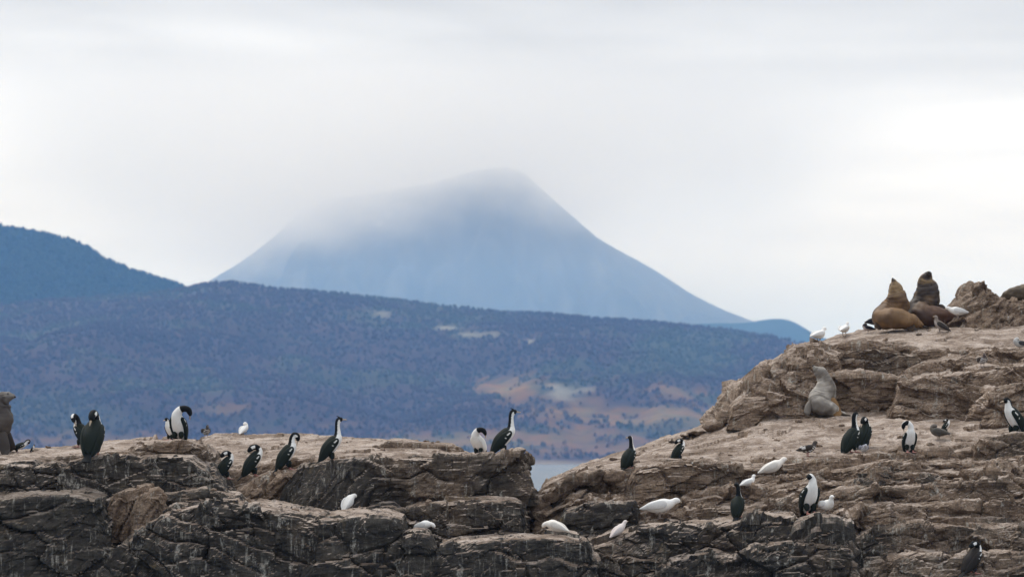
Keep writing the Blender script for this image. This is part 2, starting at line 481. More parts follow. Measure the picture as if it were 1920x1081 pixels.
def build_hills():
    # wooded hill across the channel
    xs = np.linspace(-1100, 1100, 300); ys = np.concatenate([np.linspace(2050, 3200, 220), np.linspace(3215, 4000, 30)])
    co, tt = heightfield(xs, ys, sil_fn(NEAR, 3200.0), 2230, 3200, 4000, 0.95, 34, 0.0035, 1.7, 10, 10)
    # two low knolls by the shore
    for kx, ky, rx, ry, hh in ((40, 2560, 150, 120, 26), (300, 2480, 200, 120, 20), (-250, 2430, 220, 90, 14)):
        co[:, 2] += np.where(tt > 0, hh * np.exp(-(((co[:, 0] - kx) / rx) ** 2 + ((co[:, 1] - ky) / ry) ** 2) * 2), 0)
    cv, fo = near_cover(co, tt)
    me = mesh_np('hill', co, grid_faces(len(xs), len(ys)))
    set_col(me, 'cover', cv)
    link('hill', me, M_HILL, kind='structure')
    r = np.random.RandomState(3)
    n = 46000
    X = r.uniform(-720, 720, n); Y = 2240 + (3230 - 2240) * r.rand(n)
    keep = np.abs(X) < Y * 0.21
    X, Y = X[keep], Y[keep]
    Z = sample_hf(co, len(xs), len(ys), xs, ys, X, Y)
    pts = np.stack([X, Y, Z], 1)
    i = np.clip(np.round(np.interp(X, xs, np.arange(len(xs)))).astype(int), 0, len(xs) - 1)
    j = np.clip(np.round(np.interp(Y, ys, np.arange(len(ys)))).astype(int), 0, len(ys) - 1)
    idx = i * len(ys) + j
    ok = (fo[idx] > r.rand(len(X)) * 0.5 + 0.45) & (Z > 3)
    pts = pts[ok]; cc = cv[idx][ok]
    cc = cc * r.uniform(0.86, 1.16, (len(cc), 1)) * r.uniform(0.9, 1.1, (len(cc), 3))
    forest('forest', M_TREES, pts, cc, 2.4, 5.2, 5)
    # darker hill further off on the left
    xs = np.linspace(-1300, 600, 200); ys = np.concatenate([np.linspace(3080, 3600, 120), np.linspace(3615, 4300, 30)])
    co, tt = heightfield(xs, ys, sil_fn(LEFT, 3600.0), 3060, 3600, 4350, 0.9, 40, 0.003, 4.4, 10, 12)
    n1 = fbm(co * 0.01, 5); n2 = fbm(co * 0.004 + 9, 4)
    cv = np.array((0.014, 0.020, 0.017)) + 0.006 * n1[:, None]
    g = 0.6 * sstep(0.0, 0.5, n2)[:, None]
    cv = np.clip(cv * (1 - g) + np.array((0.032, 0.032, 0.027)) * g, 0.008, 1)
    me = mesh_np('hill', co, grid_faces(len(xs), len(ys)))
    set_col(me, 'cover', cv)
    link('hill', me, M_HILL, kind='structure')
    n = 16000
    X = r.uniform(-820, -180, n); Y = r.uniform(3120, 3625, n)
    Z = sample_hf(co, len(xs), len(ys), xs, ys, X, Y)
    pts = np.stack([X, Y, Z], 1)[Z > 5]
    cc = np.array((0.014, 0.020, 0.017)) * r.uniform(0.6, 1.5, (len(pts), 1)) * r.uniform(0.9, 1.1, (len(pts), 3))
    forest('forest', M_TREES, pts, cc, 6, 11, 6)
    # small hill at the mountain's right foot
    xs = np.linspace(100, 1900, 150); ys = np.concatenate([np.linspace(4850, 5500, 60), np.linspace(5520, 6000, 20)])
    co, tt = heightfield(xs, ys, sil_fn(SMALL, 5500.0), 4800, 5500, 6050, 0.9, 25, 0.003, 8.1, 14, 8)
    n1 = fbm(co * 0.008, 5)
    cv = np.clip(np.array((0.025, 0.040, 0.038)) + 0.015 * n1[:, None], 0.01, 1)
    me = mesh_np('hill', co, grid_faces(len(xs), len(ys)))
    set_col(me, 'cover', cv)
    link('hill', me, M_HILL, kind='structure')
    # the mountain
    xs = np.linspace(-2300, 2300, 420); ys = np.concatenate([np.linspace(6500, 8500, 220), np.linspace(8530, 10400, 50)])
    co, tt = heightfield(xs, ys, sil_fn(MOUNT, 8500.0), 6450, 8500, 10400, 1.08, 110, 0.0017, 2.9, 14, 120)
    n1 = fbm(co * 0.005, 6); n2 = fbm(co * np.array((0.012, 0.003, 0.003)) + 4, 5)
    cv = np.array((0.040, 0.042, 0.046)) + 0.03 * n1[:, None]
    g = sstep(0.15, 0.6, n2)[:, None] * 0.6
    cv = cv * (1 - g) + np.array((0.13, 0.13, 0.128)) * g
    px, py = proj(co)
    sn = np.maximum(ellipse_mask(px, py, 728, 404, 5, 7, 0.5 * n1), ellipse_mask(px, py, 714, 420, 5, 5, 0.5 * n1))[:, None]
    cv = np.clip(cv * (1 - sn) + 0.8 * sn, 0.02, 1)
    me = mesh_np('mountain', co, grid_faces(len(xs), len(ys)))
    set_col(me, 'cover', cv)
    link('mountain', me, M_MOUNT, kind='structure')
build_hills()

def box_mesh(name, a, b):
    x0, y0, z0 = a; x1, y1, z1 = b
    co = np.array([(x0, y0, z0), (x1, y0, z0), (x1, y1, z0), (x0, y1, z0), (x0, y0, z1), (x1, y0, z1), (x1, y1, z1), (x0, y1, z1)], float)
    f = np.array([(3, 2, 1, 0), (4, 5, 6, 7), (0, 1, 5, 4), (1, 2, 6, 5), (2, 3, 7, 6), (3, 0, 4, 7)])
    return mesh_np(name, co, f, False)

def build_air():
    # the channel's haze: one closed box of even density round camera, islet, sea and hills
    m = bpy.data.materials.new('haze_air'); m.use_nodes = True
    t = m.node_tree; t.nodes.clear()
    pv = N(t, 'ShaderNodeVolumePrincipled')
    pv.inputs['Color'].default_value = (0.225, 0.50, 1.0, 1)
    pv.inputs['Absorption Color'].default_value = (1, 1, 1, 1)
    pv.inputs['Density'].default_value = 0.000150
    pv.inputs['Anisotropy'].default_value = 0.0
    out = N(t, 'ShaderNodeOutputMaterial')
    t.links.new(pv.outputs[0], out.inputs['Volume'])
    link('haze', box_mesh('haze', (-2600, -400, -4), (2600, 6200, 420)), m, kind='stuff')
    # cloud and mist hanging on the mountain, thickening with height
    m = bpy.data.materials.new('summit_cloud'); m.use_nodes = True
    t = m.node_tree; t.nodes.clear()
    g = N(t, 'ShaderNodeNewGeometry')
    s = N(t, 'ShaderNodeSeparateXYZ'); t.links.new(g.outputs['Position'], s.inputs[0])
    n = noise_tex(t, vec_map(t, g.outputs['Position'], (0.0016, 0.0016, 0.0030)), 1.0, 3, 0.55)
    zz = math_node(t, 'ADD', s.outputs['Z'], math_node(t, 'MULTIPLY', math_node(t, 'SUBTRACT', n, 0.5), 380.0))
    n_f = noise_tex(t, vec_map(t, g.outputs['Position'], (0.0060, 0.0060, 0.0110)), 1.0, 4, 0.6)
    zz = math_node(t, 'ADD', zz, math_node(t, 'MULTIPLY', math_node(t, 'SUBTRACT', n_f, 0.5), 360.0))
    # mist hangs lower on the left shoulder
    zz = math_node(t, 'ADD', zz, smooth(t, s.outputs['X'], -620.0, 60.0, 130.0, -20.0))
    d = math_node(t, 'ADD', smooth(t, zz, 610.0, 1020.0, 0.0, 0.0034), 0.00020)
    fade = math_node(t, 'MULTIPLY', smooth(t, s.outputs['Z'], 860.0, 1010.0, 1.0, 0.0), smooth(t, math_node(t, 'ABSOLUTE', math_node(t, 'ADD', s.outputs['X'], 150.0)), 350.0, 1300.0, 1.0, 0.0))
    d = math_node(t, 'MULTIPLY', d, fade)
    pv = N(t, 'ShaderNodeVolumePrincipled')
    pv.inputs['Color'].default_value = (0.96, 0.98, 1.0, 1)
    pv.inputs['Absorption Color'].default_value = (1, 1, 1, 1)
    t.links.new(d, pv.inputs['Density'])
    pv.inputs['Anisotropy'].default_value = 0.78
    out = N(t, 'ShaderNodeOutputMaterial')
    t.links.new(pv.outputs[0], out.inputs['Volume'])
    link('cloud', box_mesh('cloud', (-2300, 6300, -20), (2300, 10500, 1260)), m, kind='stuff')
build_air()

# ------------------------------------------------------------------ rocky islet
ROCKS = []          # (world vertices, faces) of every rock mesh, for setting the animals down
def rock_displace(co, nrm, A, seed, tilt):
    """Layered, jointed bedrock relief: bedding shelves, joint blocks, cracks and weathering (metres)."""
    ca, sa = math.cos(tilt[0]), math.sin(tilt[0])
    nb = np.array((-sa, -tilt[1], ca)); nb /= np.linalg.norm(nb)
    warp = fbm(co * 0.7 + seed, 3)
    b = (co @ nb) + 0.10 * warp
    d = np.zeros(len(co))
    # bedding at two thicknesses: every bed stands out or back by its own amount, with a seam between beds
    for th, amp, groove in ((0.31, 0.062, 0.050), (0.105, 0.018, 0.013)):
        q = b / th + 0.4 * fbm(co * 1.6 + seed * 2.1, 2)
        k = np.floor(q); f = q - k
        patch = np.floor(co[:, 0] / (th * 5) + 3 * _rand[(k.astype(np.int64) * 13) & 255, 0] + 0.5 * warp).astype(np.int64)
        rv = _rand[_perm[(k.astype(np.int64) * 7 + patch * 31 + int(seed * 3)) & 255], 1]
        rv2 = _rand[_perm[((k.astype(np.int64) + 1) * 7 + patch * 31 + int(seed * 3)) & 255], 1]
        w = sstep(0.86, 1.0, f)
        d += amp * ((rv * (1 - w) + rv2 * w) - 0.5) * 1.6
        d -= groove * np.exp(-((np.minimum(f, 1 - f)) / 0.07) ** 2) * sstep(-0.25, 0.3, perlin(co * 1.9 + k[:, None] * 3.1))
    # joint blocks with fractured, randomly tilted faces and open cracks between them
    L = np.stack([co[:, 0] - 0.35 * co[:, 2], co[:, 1], b * 1.6], 1)
    e, idr, fc = voronoi_facets(L / 0.72 + 0.10 * fbm(co * 2.5, 2)[:, None] + seed)
    d += 0.125 * (idr - 0.5) + 0.125 * fc
    d -= 0.085 * np.exp(-(e / 0.058) ** 2) * sstep(0.0, 0.45, perlin(co * 1.1 + 7 + seed) + 0.4 * perlin(co * 3.1 + seed))
    e, idr, fc = voronoi_facets(L / 0.21 + 0.10 * fbm(co * 5, 2)[:, None] + seed + 5)
    d += 0.030 * (idr - 0.5) + 0.034 * fc - 0.016 * np.exp(-(e / 0.07) ** 2) * sstep(-0.1, 0.4, perlin(co * 2.3 + 3 + seed))
    e, idr, fc = voronoi_facets(L / 0.085 + seed + 9)
    d += 0.006 * (idr - 0.5) + 0.011 * fc
    d += 0.055 * fbm(co * 1.15 + seed, 3) + 0.012 * (0.3 - np.abs(fbm(co * 4.3 + seed, 3))) + 0.004 * fbm(co * 21 + seed, 2)
    return co + nrm * (A * d)[:, None]

def ledge(parent, top, Y, bot, depth, back=None, rise=0.03, lean=0.08, r=0.05, rc=0.12, A=1.0, dark=0.5, guano=1.0, seed=None, tilt=(0.0, 0.1), name='rock_ledge', step=0.022, toprows=40, topk=0.5):
    seed = seed if seed is not None else len(ROCKS) * 1.37 + 0.5
    tx = [p[0] for p in top]; ty = [p[1] for p in top]
    x0, x1 = tx[0], tx[-1]
    def pix_front(px):
        return np.interp(px, tx, ty)
    Yf = (lambda px: np.interp(px, [q[0] for q in Y], [q[1] for q in Y])) if isinstance(Y, (list, tuple)) else (lambda px: np.full_like(np.asarray(px, float), Y))
    n = max(12, int((x1 - x0) / F * 41 / step))
    pxs = np.linspace(x0, x1, n)
    fr = np.array([P(a, b, c) for a, b, c in zip(pxs, pix_front(pxs), Yf(pxs))])
    # plan path: back along the left side, along the front, back along the right side, corners rounded
    ns = max(5, int(min(depth, 1.6) / 0.05))
    side = np.linspace(1, 0, ns, endpoint=False) ** 1.5
    xs = np.concatenate([np.full(ns, fr[0, 0]), fr[:, 0], np.full(ns, fr[-1, 0])])
    ys = np.concatenate([fr[0, 1] + side * depth, fr[:, 1], fr[-1, 1] + side[::-1] * depth])
    zs = np.concatenate([np.full(ns, fr[0, 2]), fr[:, 2], np.full(ns, fr[-1, 2])])
    # back edge target
    Yb = fr[:, 1] + depth
    if back is not None:
        bx = [p[0] for p in back]; by = [p[1] for p in back]
        # the back edge keeps the world x of its front point, its height comes from the back outline
        pb = CX + fr[:, 0] / Yb * F * math.cos(TH) * 1.0
        bz = np.array([P(a, np.interp(a, bx, by), c)[2] for a, c in zip(pb, Yb)])
    else:
        bz = fr[:, 2] + rise * depth
    qx = xs.copy(); qy = np.concatenate([np.full(ns, Yb[0]), Yb, np.full(ns, Yb[-1])]); qz = np.concatenate([np.full(ns, bz[0]), bz, np.full(ns, bz[-1])])
    # height along the side walls follows the slope of the top
    tl = (ys[:ns] - fr[0, 1]) / depth; zs[:ns] = fr[0, 2] * (1 - tl) + bz[0] * tl
    tr = (ys[-ns:] - fr[-1, 1]) / depth; zs[-ns:] = fr[-1, 2] * (1 - tr) + bz[-1] * tr
    # smooth the plan path for rounded corners
    for _ in range(int(rc / step * 2)):
        ys[1:-1] = 0.25 * ys[:-2] + 0.5 * ys[1:-1] + 0.25 * ys[2:]
        xs[1:-1] = 0.25 * xs[:-2] + 0.5 * xs[1:-1] + 0.25 * xs[2:]
    tx_, ty_ = np.gradient(xs), np.gradient(ys)
    ln = np.hypot(tx_, ty_) + 1e-9
    nx, ny = ty_ / ln, -tx_ / ln
    zb = P(0, bot, float(np.mean(fr[:, 1])))[2]
    nf = int(min(90, max(8, (zs.max() - zb) / step)))
    rows = []
    for i in range(nf):
        t = i / (nf - 1)
        z = zb + (np.maximum(zs - r, zb + 0.001) - zb) * t
        o = lean * (zs - z)
        rows.append(np.stack([xs + nx * o, ys + ny * o, z], 1))
    for k in (0.3, 0.6, 0.85):
        a = k * math.pi / 2
        rows.append(np.stack([xs - nx * r * (1 - math.cos(a)), ys - ny * r * (1 - math.cos(a)), np.maximum(zs - r, zb + 0.001) + np.minimum(r, zs - zb) * math.sin(a)], 1))
    ex, ey = xs - nx * r, ys - ny * r
    for i in range(toprows + 1):
        t = (i / toprows) ** 1.5
        rows.append(np.stack([ex + (qx - ex) * t, ey + np.maximum(qy - ey, 0) * t, zs + (qz - zs) * t], 1))
    G = np.stack(rows, 1)                       # (path, row, 3)
    du = np.gradient(G, axis=0); dv = np.gradient(G, axis=1)
    nm = np.cross(du, dv); nm /= (np.linalg.norm(nm, axis=2, keepdims=True) + 1e-9)
    co = G.reshape(-1, 3); nrm = nm.reshape(-1, 3)
    fade = np.ones(G.shape[1]); fade[nf + 3:] = topk + (1 - topk) * np.clip(1 - np.arange(toprows + 1) / 6.0, 0, 1)
    co2 = rock_displace(co, nrm, A * np.tile(fade, G.shape[0]), seed, tilt)
    faces = grid_faces(G.shape[0], G.shape[1])
    me = mesh_np(name, co2, faces, False)
    o = link(name, me, M_ROCK, parent)
    o['dark'] = float(dark); o['guano'] = float(guano)
    ROCKS.append((co2, faces))
    return o

def boulder(parent, px, py, Y, w, h, d, A=0.8, dark=0.5, guano=1.0, rot=0.0, boxy=3.0, seed=None, name='boulder', n=46, tilt=(0.3, 0.1), facets=9):
    """Free-lying rounded block; (px, py) is the middle of its foot in the photograph."""
    seed = seed if seed is not None else len(ROCKS) * 1.91 + 0.2
    r_ = np.random.RandomState(int(seed * 100) % 99991)
    c = P(px, py, Y)
    u = np.linspace(0, 2 * math.pi, n, endpoint=False); v = np.linspace(-math.pi / 2, math.pi / 2, n // 2 + 2)
    U, V = np.meshgrid(u, v, indexing='ij')
    q = np.stack([np.cos(V) * np.cos(U), np.cos(V) * np.sin(U), np.sin(V)], -1).reshape(-1, 3)
    s = (np.abs(q) ** boxy).sum(1) ** (-1.0 / boxy)
    q = q * s[:, None]
    for _ in range(facets):
        nrm = r_.normal(size=3); nrm /= np.linalg.norm(nrm)
        lim = r_.uniform(0.62, 0.98)
        e = q @ nrm - lim
        q = q - np.where(e > 0, e, 0)[:, None] * nrm * 0.92
    ca, sa = math.cos(rot), math.sin(rot)
    co = q * np.array((w / 2, d / 2, h / 2))
    co = np.stack([co[:, 0] * ca - co[:, 2] * sa, co[:, 1], co[:, 0] * sa + co[:, 2] * ca], 1)
    co = co + c + np.array((0, d * 0.5, h * 0.42))
    nrm = q / (np.linalg.norm(q, axis=1, keepdims=True) + 1e-9)
    co2 = rock_displace(co, nrm, A, seed, tilt)
    faces = grid_faces(n, len(v), wrap=True)
    me = mesh_np(name, co2, faces)
    o = link(name, me, M_ROCK, parent)
    o['dark'] = float(dark); o['guano'] = float(guano)
    ROCKS.append((co2, faces))
    return o

LEFT_ISLE = empty('rocky_outcrop', (-3.5, 41, 0), kind='structure')
RIGHT_ISLE = empty('rocky_outcrop', (4.0, 43, 0), kind='structure')
def L_(*a, **k):
    o = ledge(LEFT_ISLE, *a, **k); o.location = (3.5, -41, 0); return o
def R_(*a, **k):
    o = ledge(RIGHT_ISLE, *a, **k); o.location = (-4.0, -43, 0); return o
def LB(*a, **k):
    o = boulder(LEFT_ISLE, *a, **k); o.location = (3.5, -41, 0); return o
def RB(*a, **k):
    o = boulder(RIGHT_ISLE, *a, **k); o.location = (-4.0, -43, 0); return o

def build_left():
    # body of the outcrop down to the sea, behind the front blocks
    L_([(-120, 985), (300, 990), (600, 985), (980, 985)], 41.6, 1400, 4.0, dark=0.8, A=1.0, step=0.05)
    # pale trampled plateau
    L_([(310, 880), (380, 880), (450, 886), (520, 868), (600, 858), (800, 856), (983, 857)], 42.0, 990, 5.0,
       back=[(360, 834), (385, 818), (410, 811), (480, 811), (640, 817), (760, 822), (835, 831), (880, 846), (990, 857)], dark=0.3, A=0.62, lean=0.15, step=0.03, toprows=70, tilt=(0.02, 0.07))
    L_([(-120, 862), (0, 861), (60, 860), (140, 856), (220, 850), (300, 846), (368, 850)], 41.6, 960, 3.2,
       back=[(-120, 846), (0, 845), (60, 842), (130, 836), (200, 829), (245, 821), (330, 819), (366, 824), (390, 842), (420, 860)], dark=0.35, A=0.6, step=0.03, toprows=50, tilt=(0.02, 0.05))
    # flat slabs on the plateau
    L_([(700, 842), (715, 832), (770, 829), (846, 834), (862, 843)], 44.2, 900, 1.0, A=0.5, dark=0.3, toprows=12)
    # upper left cap and the long grey slab below it
    L_([(243, 846), (258, 834), (300, 829), (350, 829), (376, 838), (390, 852)], 41.2, 880, 1.4, A=0.7, dark=0.45, toprows=18)
    L_([(100, 912), (126, 866), (180, 860), (280, 857), (352, 858), (385, 880), (412, 910), (437, 942)], 40.4, 990, 1.6, A=0.75, dark=0.80, rise=0.05, tilt=(-0.03, 0.15), rc=0.15)
    L_([(-120, 872), (0, 868), (52, 870), (66, 880)], 40.7, 975, 1.5, A=0.85, dark=0.80, rise=0.06)
    L_([(58, 890), (68, 872), (104, 867), (122, 884)], 40.8, 975, 1.0, A=0.7, dark=0.7, rise=0.06)
    # shelf under the grey slab
    L_([(90, 952), (170, 936), (260, 925), (370, 922), (440, 930), (455, 950)], 40.0, 1010, 1.0, A=0.8, dark=0.75)
    # broken rusty block in the cleft
    L_([(196, 952), (218, 930), (240, 924), (294, 922), (304, 950)], 39.7, 1015, 0.9, A=1.15, dark=0.15, guano=0.5, seed=3.3, tilt=(1.2, 0.1))
    # foreground: dark left block, mound, shelf, knob, long slab
    L_([(-120, 942), (0, 938), (60, 932), (140, 927), (182, 938), (205, 975)], 39.3, 1240, 1.5, A=0.75, dark=1.0, guano=0.5, rise=0.06, lean=0.05, rc=0.2)
    L_([(150, 1092), (200, 1050), (240, 1012), (282, 978), (320, 954), (400, 946), (480, 950), (540, 960), (606, 972)], 39.1, 1240, 1.6, A=0.9, dark=0.8, rise=0.05, lean=0.22, rc=0.3, tilt=(-0.35, 0.2))
    L_([(580, 1000), (592, 972), (650, 966), (720, 966), (752, 975), (765, 1000)], 38.9, 1240, 1.4, A=0.65, dark=0.85, lean=0.12, rc=0.3, r=0.10, tilt=(0.05, 0.2))
    L_([(738, 1040), (756, 1004), (775, 994), (800, 996), (816, 1020), (822, 1050)], 38.8, 1240, 0.8, A=0.6, dark=0.8, lean=0.15, rc=0.25, r=0.10)
    L_([(812, 1050), (826, 1022), (900, 1011), (1000, 1005), (1062, 1004), (1100, 1013), (1120, 1040)], 38.7, 1240, 1.3, A=0.7, dark=0.85, lean=0.10, rc=0.2, r=0.07, tilt=(-0.06, 0.2))
    # middle: ochre slope, dark slanted block, stepped right-hand block and shelf under it
    L_([(420, 955), (438, 920), (470, 900), (510, 886), (560, 878), (610, 872)], 41.2, 985, 1.3, A=1.1, dark=0.15, guano=0.7, lean=0.35, rise=0.05, tilt=(0.6, 0.2))
    L_([(512, 962), (535, 905), (560, 876), (600, 866), (650, 861), (705, 860)], 40.9, 980, 1.1, A=0.9, dark=0.95, guano=0.8, lean=0.30, rise=0.02, tilt=(0.95, 0.35), seed=8.1)
    L_([(690, 864), (740, 860), (800, 858), (900, 857), (972, 856), (987, 866)], 40.8, 975, 1.3, A=0.95, dark=0.62, rise=0.015, lean=0.03, r=0.03, rc=0.08, seed=12.2)
    L_([(600, 965), (680, 948), (735, 946), (755, 960)], 40.3, 1000, 1.0, A=0.8, dark=0.9)
    L_([(920, 925), (945, 919), (985, 918), (1004, 922), (1008, 930)], 40.9, 948, 0.8, A=0.5, dark=0.7, toprows=12)
    L_([(722, 985), (745, 956), (800, 944), (860, 939), (930, 938), (976, 944), (988, 972)], 40.1, 1060, 1.3, A=0.85, dark=0.6, rise=0.05, lean=0.12, tilt=(-0.12, 0.2))

def build_right():
    R_([(975, 985), (1100, 965), (1300, 950), (1600, 930), (2050, 915)], 41.8, 1400, 6.0, A=0.9, dark=0.5, step=0.05)
    # big pale slope
    R_([(1030, 912), (1090, 886), (1200, 868), (1400, 868), (1560, 860), (1700, 850), (2050, 830)], 41.9, 990, 6.2,
       back=[(1020, 905), (1085, 872), (1130, 858), (1200, 836), (1290, 806), (1340, 784), (1385, 762), (1450, 748), (1550, 738), (1900, 735), (2100, 735)], dark=0.2, A=0.62, step=0.03, toprows=90, tilt=(-0.12, 0.14))
    # upper mass
    R_([(1525, 655), (1580, 646), (1640, 645), (1700, 652), (1800, 655), (2050, 650)], 47.4, 760, 4.8,
       back=[(1500, 650), (1540, 640), (1590, 624), (1640, 614), (1700, 604), (1780, 592), (1850, 588), (2100, 580)], dark=0.1, A=0.7, step=0.035, toprows=60, tilt=(-0.1, 0.1))
    R_([(1772, 606), (1796, 582), (1814, 558), (1828, 534), (1840, 525), (1852, 530), (1868, 546), (1890, 558), (1925, 564), (2050, 560)], 50.8, 640, 2.0, A=1.5, dark=0.25, guano=0.3, lean=0.55, r=0.02, rc=0.05, toprows=20, tilt=(0.5, 0.2), seed=61.7)
    R_([(1372, 790), (1378, 745), (1392, 718), (1440, 680), (1500, 655), (1560, 648)], 46.6, 812, 2.2, back=[(1360, 720), (1392, 708), (1440, 672), (1500, 648), (1560, 642), (1650, 640)],
       A=0.95, dark=0.1, lean=0.55, r=0.15, rc=0.4, tilt=(-0.5, 0.2))
    R_([(1366, 800), (1374, 764), (1396, 744), (1450, 740), (1500, 742), (1520, 755)], 45.9, 806, 1.2, A=0.8, dark=0.15, lean=0.2)
    R_([(1488, 745), (1500, 690), (1530, 668), (1570, 658), (1640, 652), (1722, 664)], 46.6, 800, 1.4, A=1.0, dark=0.42, guano=0.8, lean=-0.18, r=0.03, seed=21.3)
    R_([(1500, 760), (1518, 722), (1570, 708), (1640, 704), (1694, 708)], 46.1, 812, 1.0, A=0.7, dark=0.15, guano=0.9, lean=0.05, seed=17.7)
    R_([(1676, 770), (1682, 728), (1700, 714), (1760, 706), (1850, 692), (1920, 684), (2050, 676)], 45.4, 840, 2.0, A=1.1, dark=0.08, lean=0.25, rise=0.10, tilt=(-0.25, 0.2), rc=0.1)
    R_([(1690, 708), (1730, 682), (1790, 668), (1860, 660), (1930, 652), (2050, 646)], 46.4, 760, 1.6, A=1.1, dark=0.12, lean=0.35, tilt=(-0.25, 0.2))
    R_([(1850, 752), (1866, 728), (1920, 718), (2050, 712)], 44.4, 840, 1.2, A=1.0, dark=0.12, lean=0.3)
    # dark rim stones along the left edge of the slope
    for px, py, w, h in ((1365, 792, .36, .20), (1338, 802, .34, .15), (1306, 814, .28, .10), (1286, 821, .20, .09), (1400, 775, .6, .22), (1262, 829, .16, .05)):
        RB(px, py, 46.6, w, h, 0.4, A=0.45, dark=0.5, guano=0.7, n=30)
    # stepped strata in the middle
    R_([(1185, 912), (1194, 874), (1230, 865), (1262, 862), (1330, 865), (1384, 874), (1396, 892)], 41.0, 940, 1.0, A=0.95, dark=0.35, rise=0.03, lean=0.06, seed=31.1)
    R_([(1270, 880), (1400, 880), (1500, 868), (1560, 860), (1660, 852), (1740, 850)], 41.5, 930, 1.0, A=0.9, dark=0.12, tilt=(-0.12, 0.2))
    R_([(1360, 912), (1440, 896), (1540, 880), (1640, 866), (1760, 862), (1830, 858), (2050, 850)], 41.1, 950, 1.0, A=1.1, dark=0.15, rise=0.06, lean=0.2, tilt=(-0.15, 0.2))
    R_([(1265, 950), (1300, 926), (1380, 914), (1480, 906), (1600, 896), (1720, 884), (1850, 880), (2050, 872)], 40.8, 980, 0.9, A=1.15, dark=0.25, rise=0.08, lean=0.25, tilt=(-0.12, 0.2))
    R_([(1180, 985), (1220, 965), (1300, 955), (1400, 948), (1520, 930), (1640, 915), (1780, 905), (2050, 896)], 40.4, 1030, 0.9, A=1.1, dark=0.35, rise=0.08, lean=0.2, tilt=(-0.1, 0.2))
    R_([(1570, 975), (1640, 956), (1750, 945), (1860, 940), (2050, 932)], 40.0, 1040, 1.0, A=1.1, dark=0.35, rise=0.08, lean=0.25, tilt=(-0.12, 0.2))
    R_([(1822, 880), (1832, 838), (1850, 822), (1900, 814), (2050, 806)], 41.6, 930, 1.4, A=0.9, dark=0.45, rise=0.04, lean=0.08)
    R_([(1640, 872), (1665, 842), (1740, 834), (1790, 838), (1812, 862)], 41.8, 900, 0.9, A=0.9, dark=0.2)
    R_([(1600, 925), (1624, 890), (1690, 882), (1740, 890), (1770, 915)], 40.9, 965, 0.8, A=1.2, dark=0.62, guano=0.6, lean=0.3)
    # low broken slope beside the channel
    R_([(982, 975), (990, 950), (1004, 928), (1040, 905), (1090, 888), (1150, 878), (1200, 876)], 41.5, 1030, 1.2, A=1.25, dark=0.1, lean=0.35, rise=0.05, tilt=(0.5, 0.3))
    R_([(984, 1000), (1000, 962), (1040, 945), (1100, 934), (1200, 930), (1290, 935)], 40.9, 1040, 0.9, A=1.2, dark=0.12, lean=0.3, rise=0.08, tilt=(0.35, 0.2))
    for px, py, w, h, dk in ((1032, 934, .26, .14, .3), (1068, 915, .36, .20, .45), (1110, 912, .5, .3, .35), (1150, 905, .4, .22, .3), (1010, 960, .35, .25, .2), (1085, 945, .45, .2, .3)):
        RB(px, py, 41.0, w, h, 0.5, A=0.6, dark=dk, n=36, rot=0.5)
    R_([(1046, 1000), (1060, 956), (1100, 945), (1160, 944), (1192, 952), (1204, 985)], 40.2, 1035, 0.7, A=0.9, dark=0.9, guano=0.7, lean=0.0, seed=44.4)
    # foreground right
    R_([(1092, 1060), (1108, 1022), (1150, 1006), (1190, 992), (1240, 986), (1300, 987), (1400, 976), (1500, 972)], 39.3, 1240, 1.5, A=1.0, dark=0.72, rise=0.06, lean=0.18, rc=0.2, tilt=(-0.1, 0.2))
    R_([(1360, 1090), (1400, 1040), (1450, 1016), (1520, 1010), (1600, 1030)], 38.8, 1240, 1.0, A=1.0, dark=0.7, lean=0.2, rc=0.2)
    R_([(1470, 1012), (1492, 980), (1530, 966), (1570, 964), (1602, 976), (1622, 1012), (1626, 1050)], 39.0, 1085, 0.8, A=0.5, dark=0.7, lean=-0.05, r=0.22, rc=0.45, guano=0.9, tilt=(0.6, 0.1))
    R_([(1590, 1020), (1640, 995), (1700, 985), (1780, 980), (1860, 984), (2050, 972)], 39.4, 1240, 1.4, A=1.1, dark=0.5, rise=0.08, lean=0.25, tilt=(-0.05, 0.2))
    R_([(1560, 1090), (1620, 1055), (1720, 1035), (1800, 1045), (2050, 1030)], 38.9, 1240, 1.0, A=1.1, dark=0.5, rise=0.1, lean=0.25, tilt=(-0.08, 0.2))
    R_([(1200, 1090), (1260, 1050), (1330, 1035), (1400, 1045)], 38.9, 1240, 0.8, A=1.0, dark=0.7, rise=0.1, lean=0.3)
build_left()
build_right()

# ------------------------------------------------------------------ setting animals down
def build_bvh():
    vs, fs, off = [], [], 0
    for co, f in ROCKS:
        vs.append(co); fs.append(f + off); off += len(co)
    return BVHTree.FromPolygons(np.concatenate(vs).tolist(), np.concatenate(fs).tolist())
BVH = build_bvh()
def ground_at(x, y, z):
    h = BVH.ray_cast(Vector((x, y, z)), Vector((0, 0, -1)))
    return h[0]
def stand(px, py, Y=None, hidden=False):
    """Foothold for an animal whose feet show at photo pixel (px, py): the rock surface near depth Y that is seen there."""
    if Y is None:
        Y = 42.0
    eye = Vector((0, 0, CAMZ))
    best = None
    for k in range(-26, 27):
        y = Y + k * 0.1
        p = P(px, py, y)
        g = ground_at(p[0], y, p[2] + 0.30)
        if g is None:
            continue
        q = proj(np.array([[p[0], y, g.z]]))
        cost = abs(float(q[1][0]) - py) + 3.0 * abs(y - Y)
        if not hidden:
            t = Vector((p[0], y, g.z + 0.10)); d = t - eye
            h = BVH.ray_cast(eye, d.normalized(), d.length - 0.03)
            if h[0] is not None:
                cost += 22
        if best is None or cost < best[0]:
            best = (cost, y, g.z)
    if best is None:
        return Vector(P(px, py, Y))
    return Vector((P(px, py, best[1])[0], best[1], best[2]))

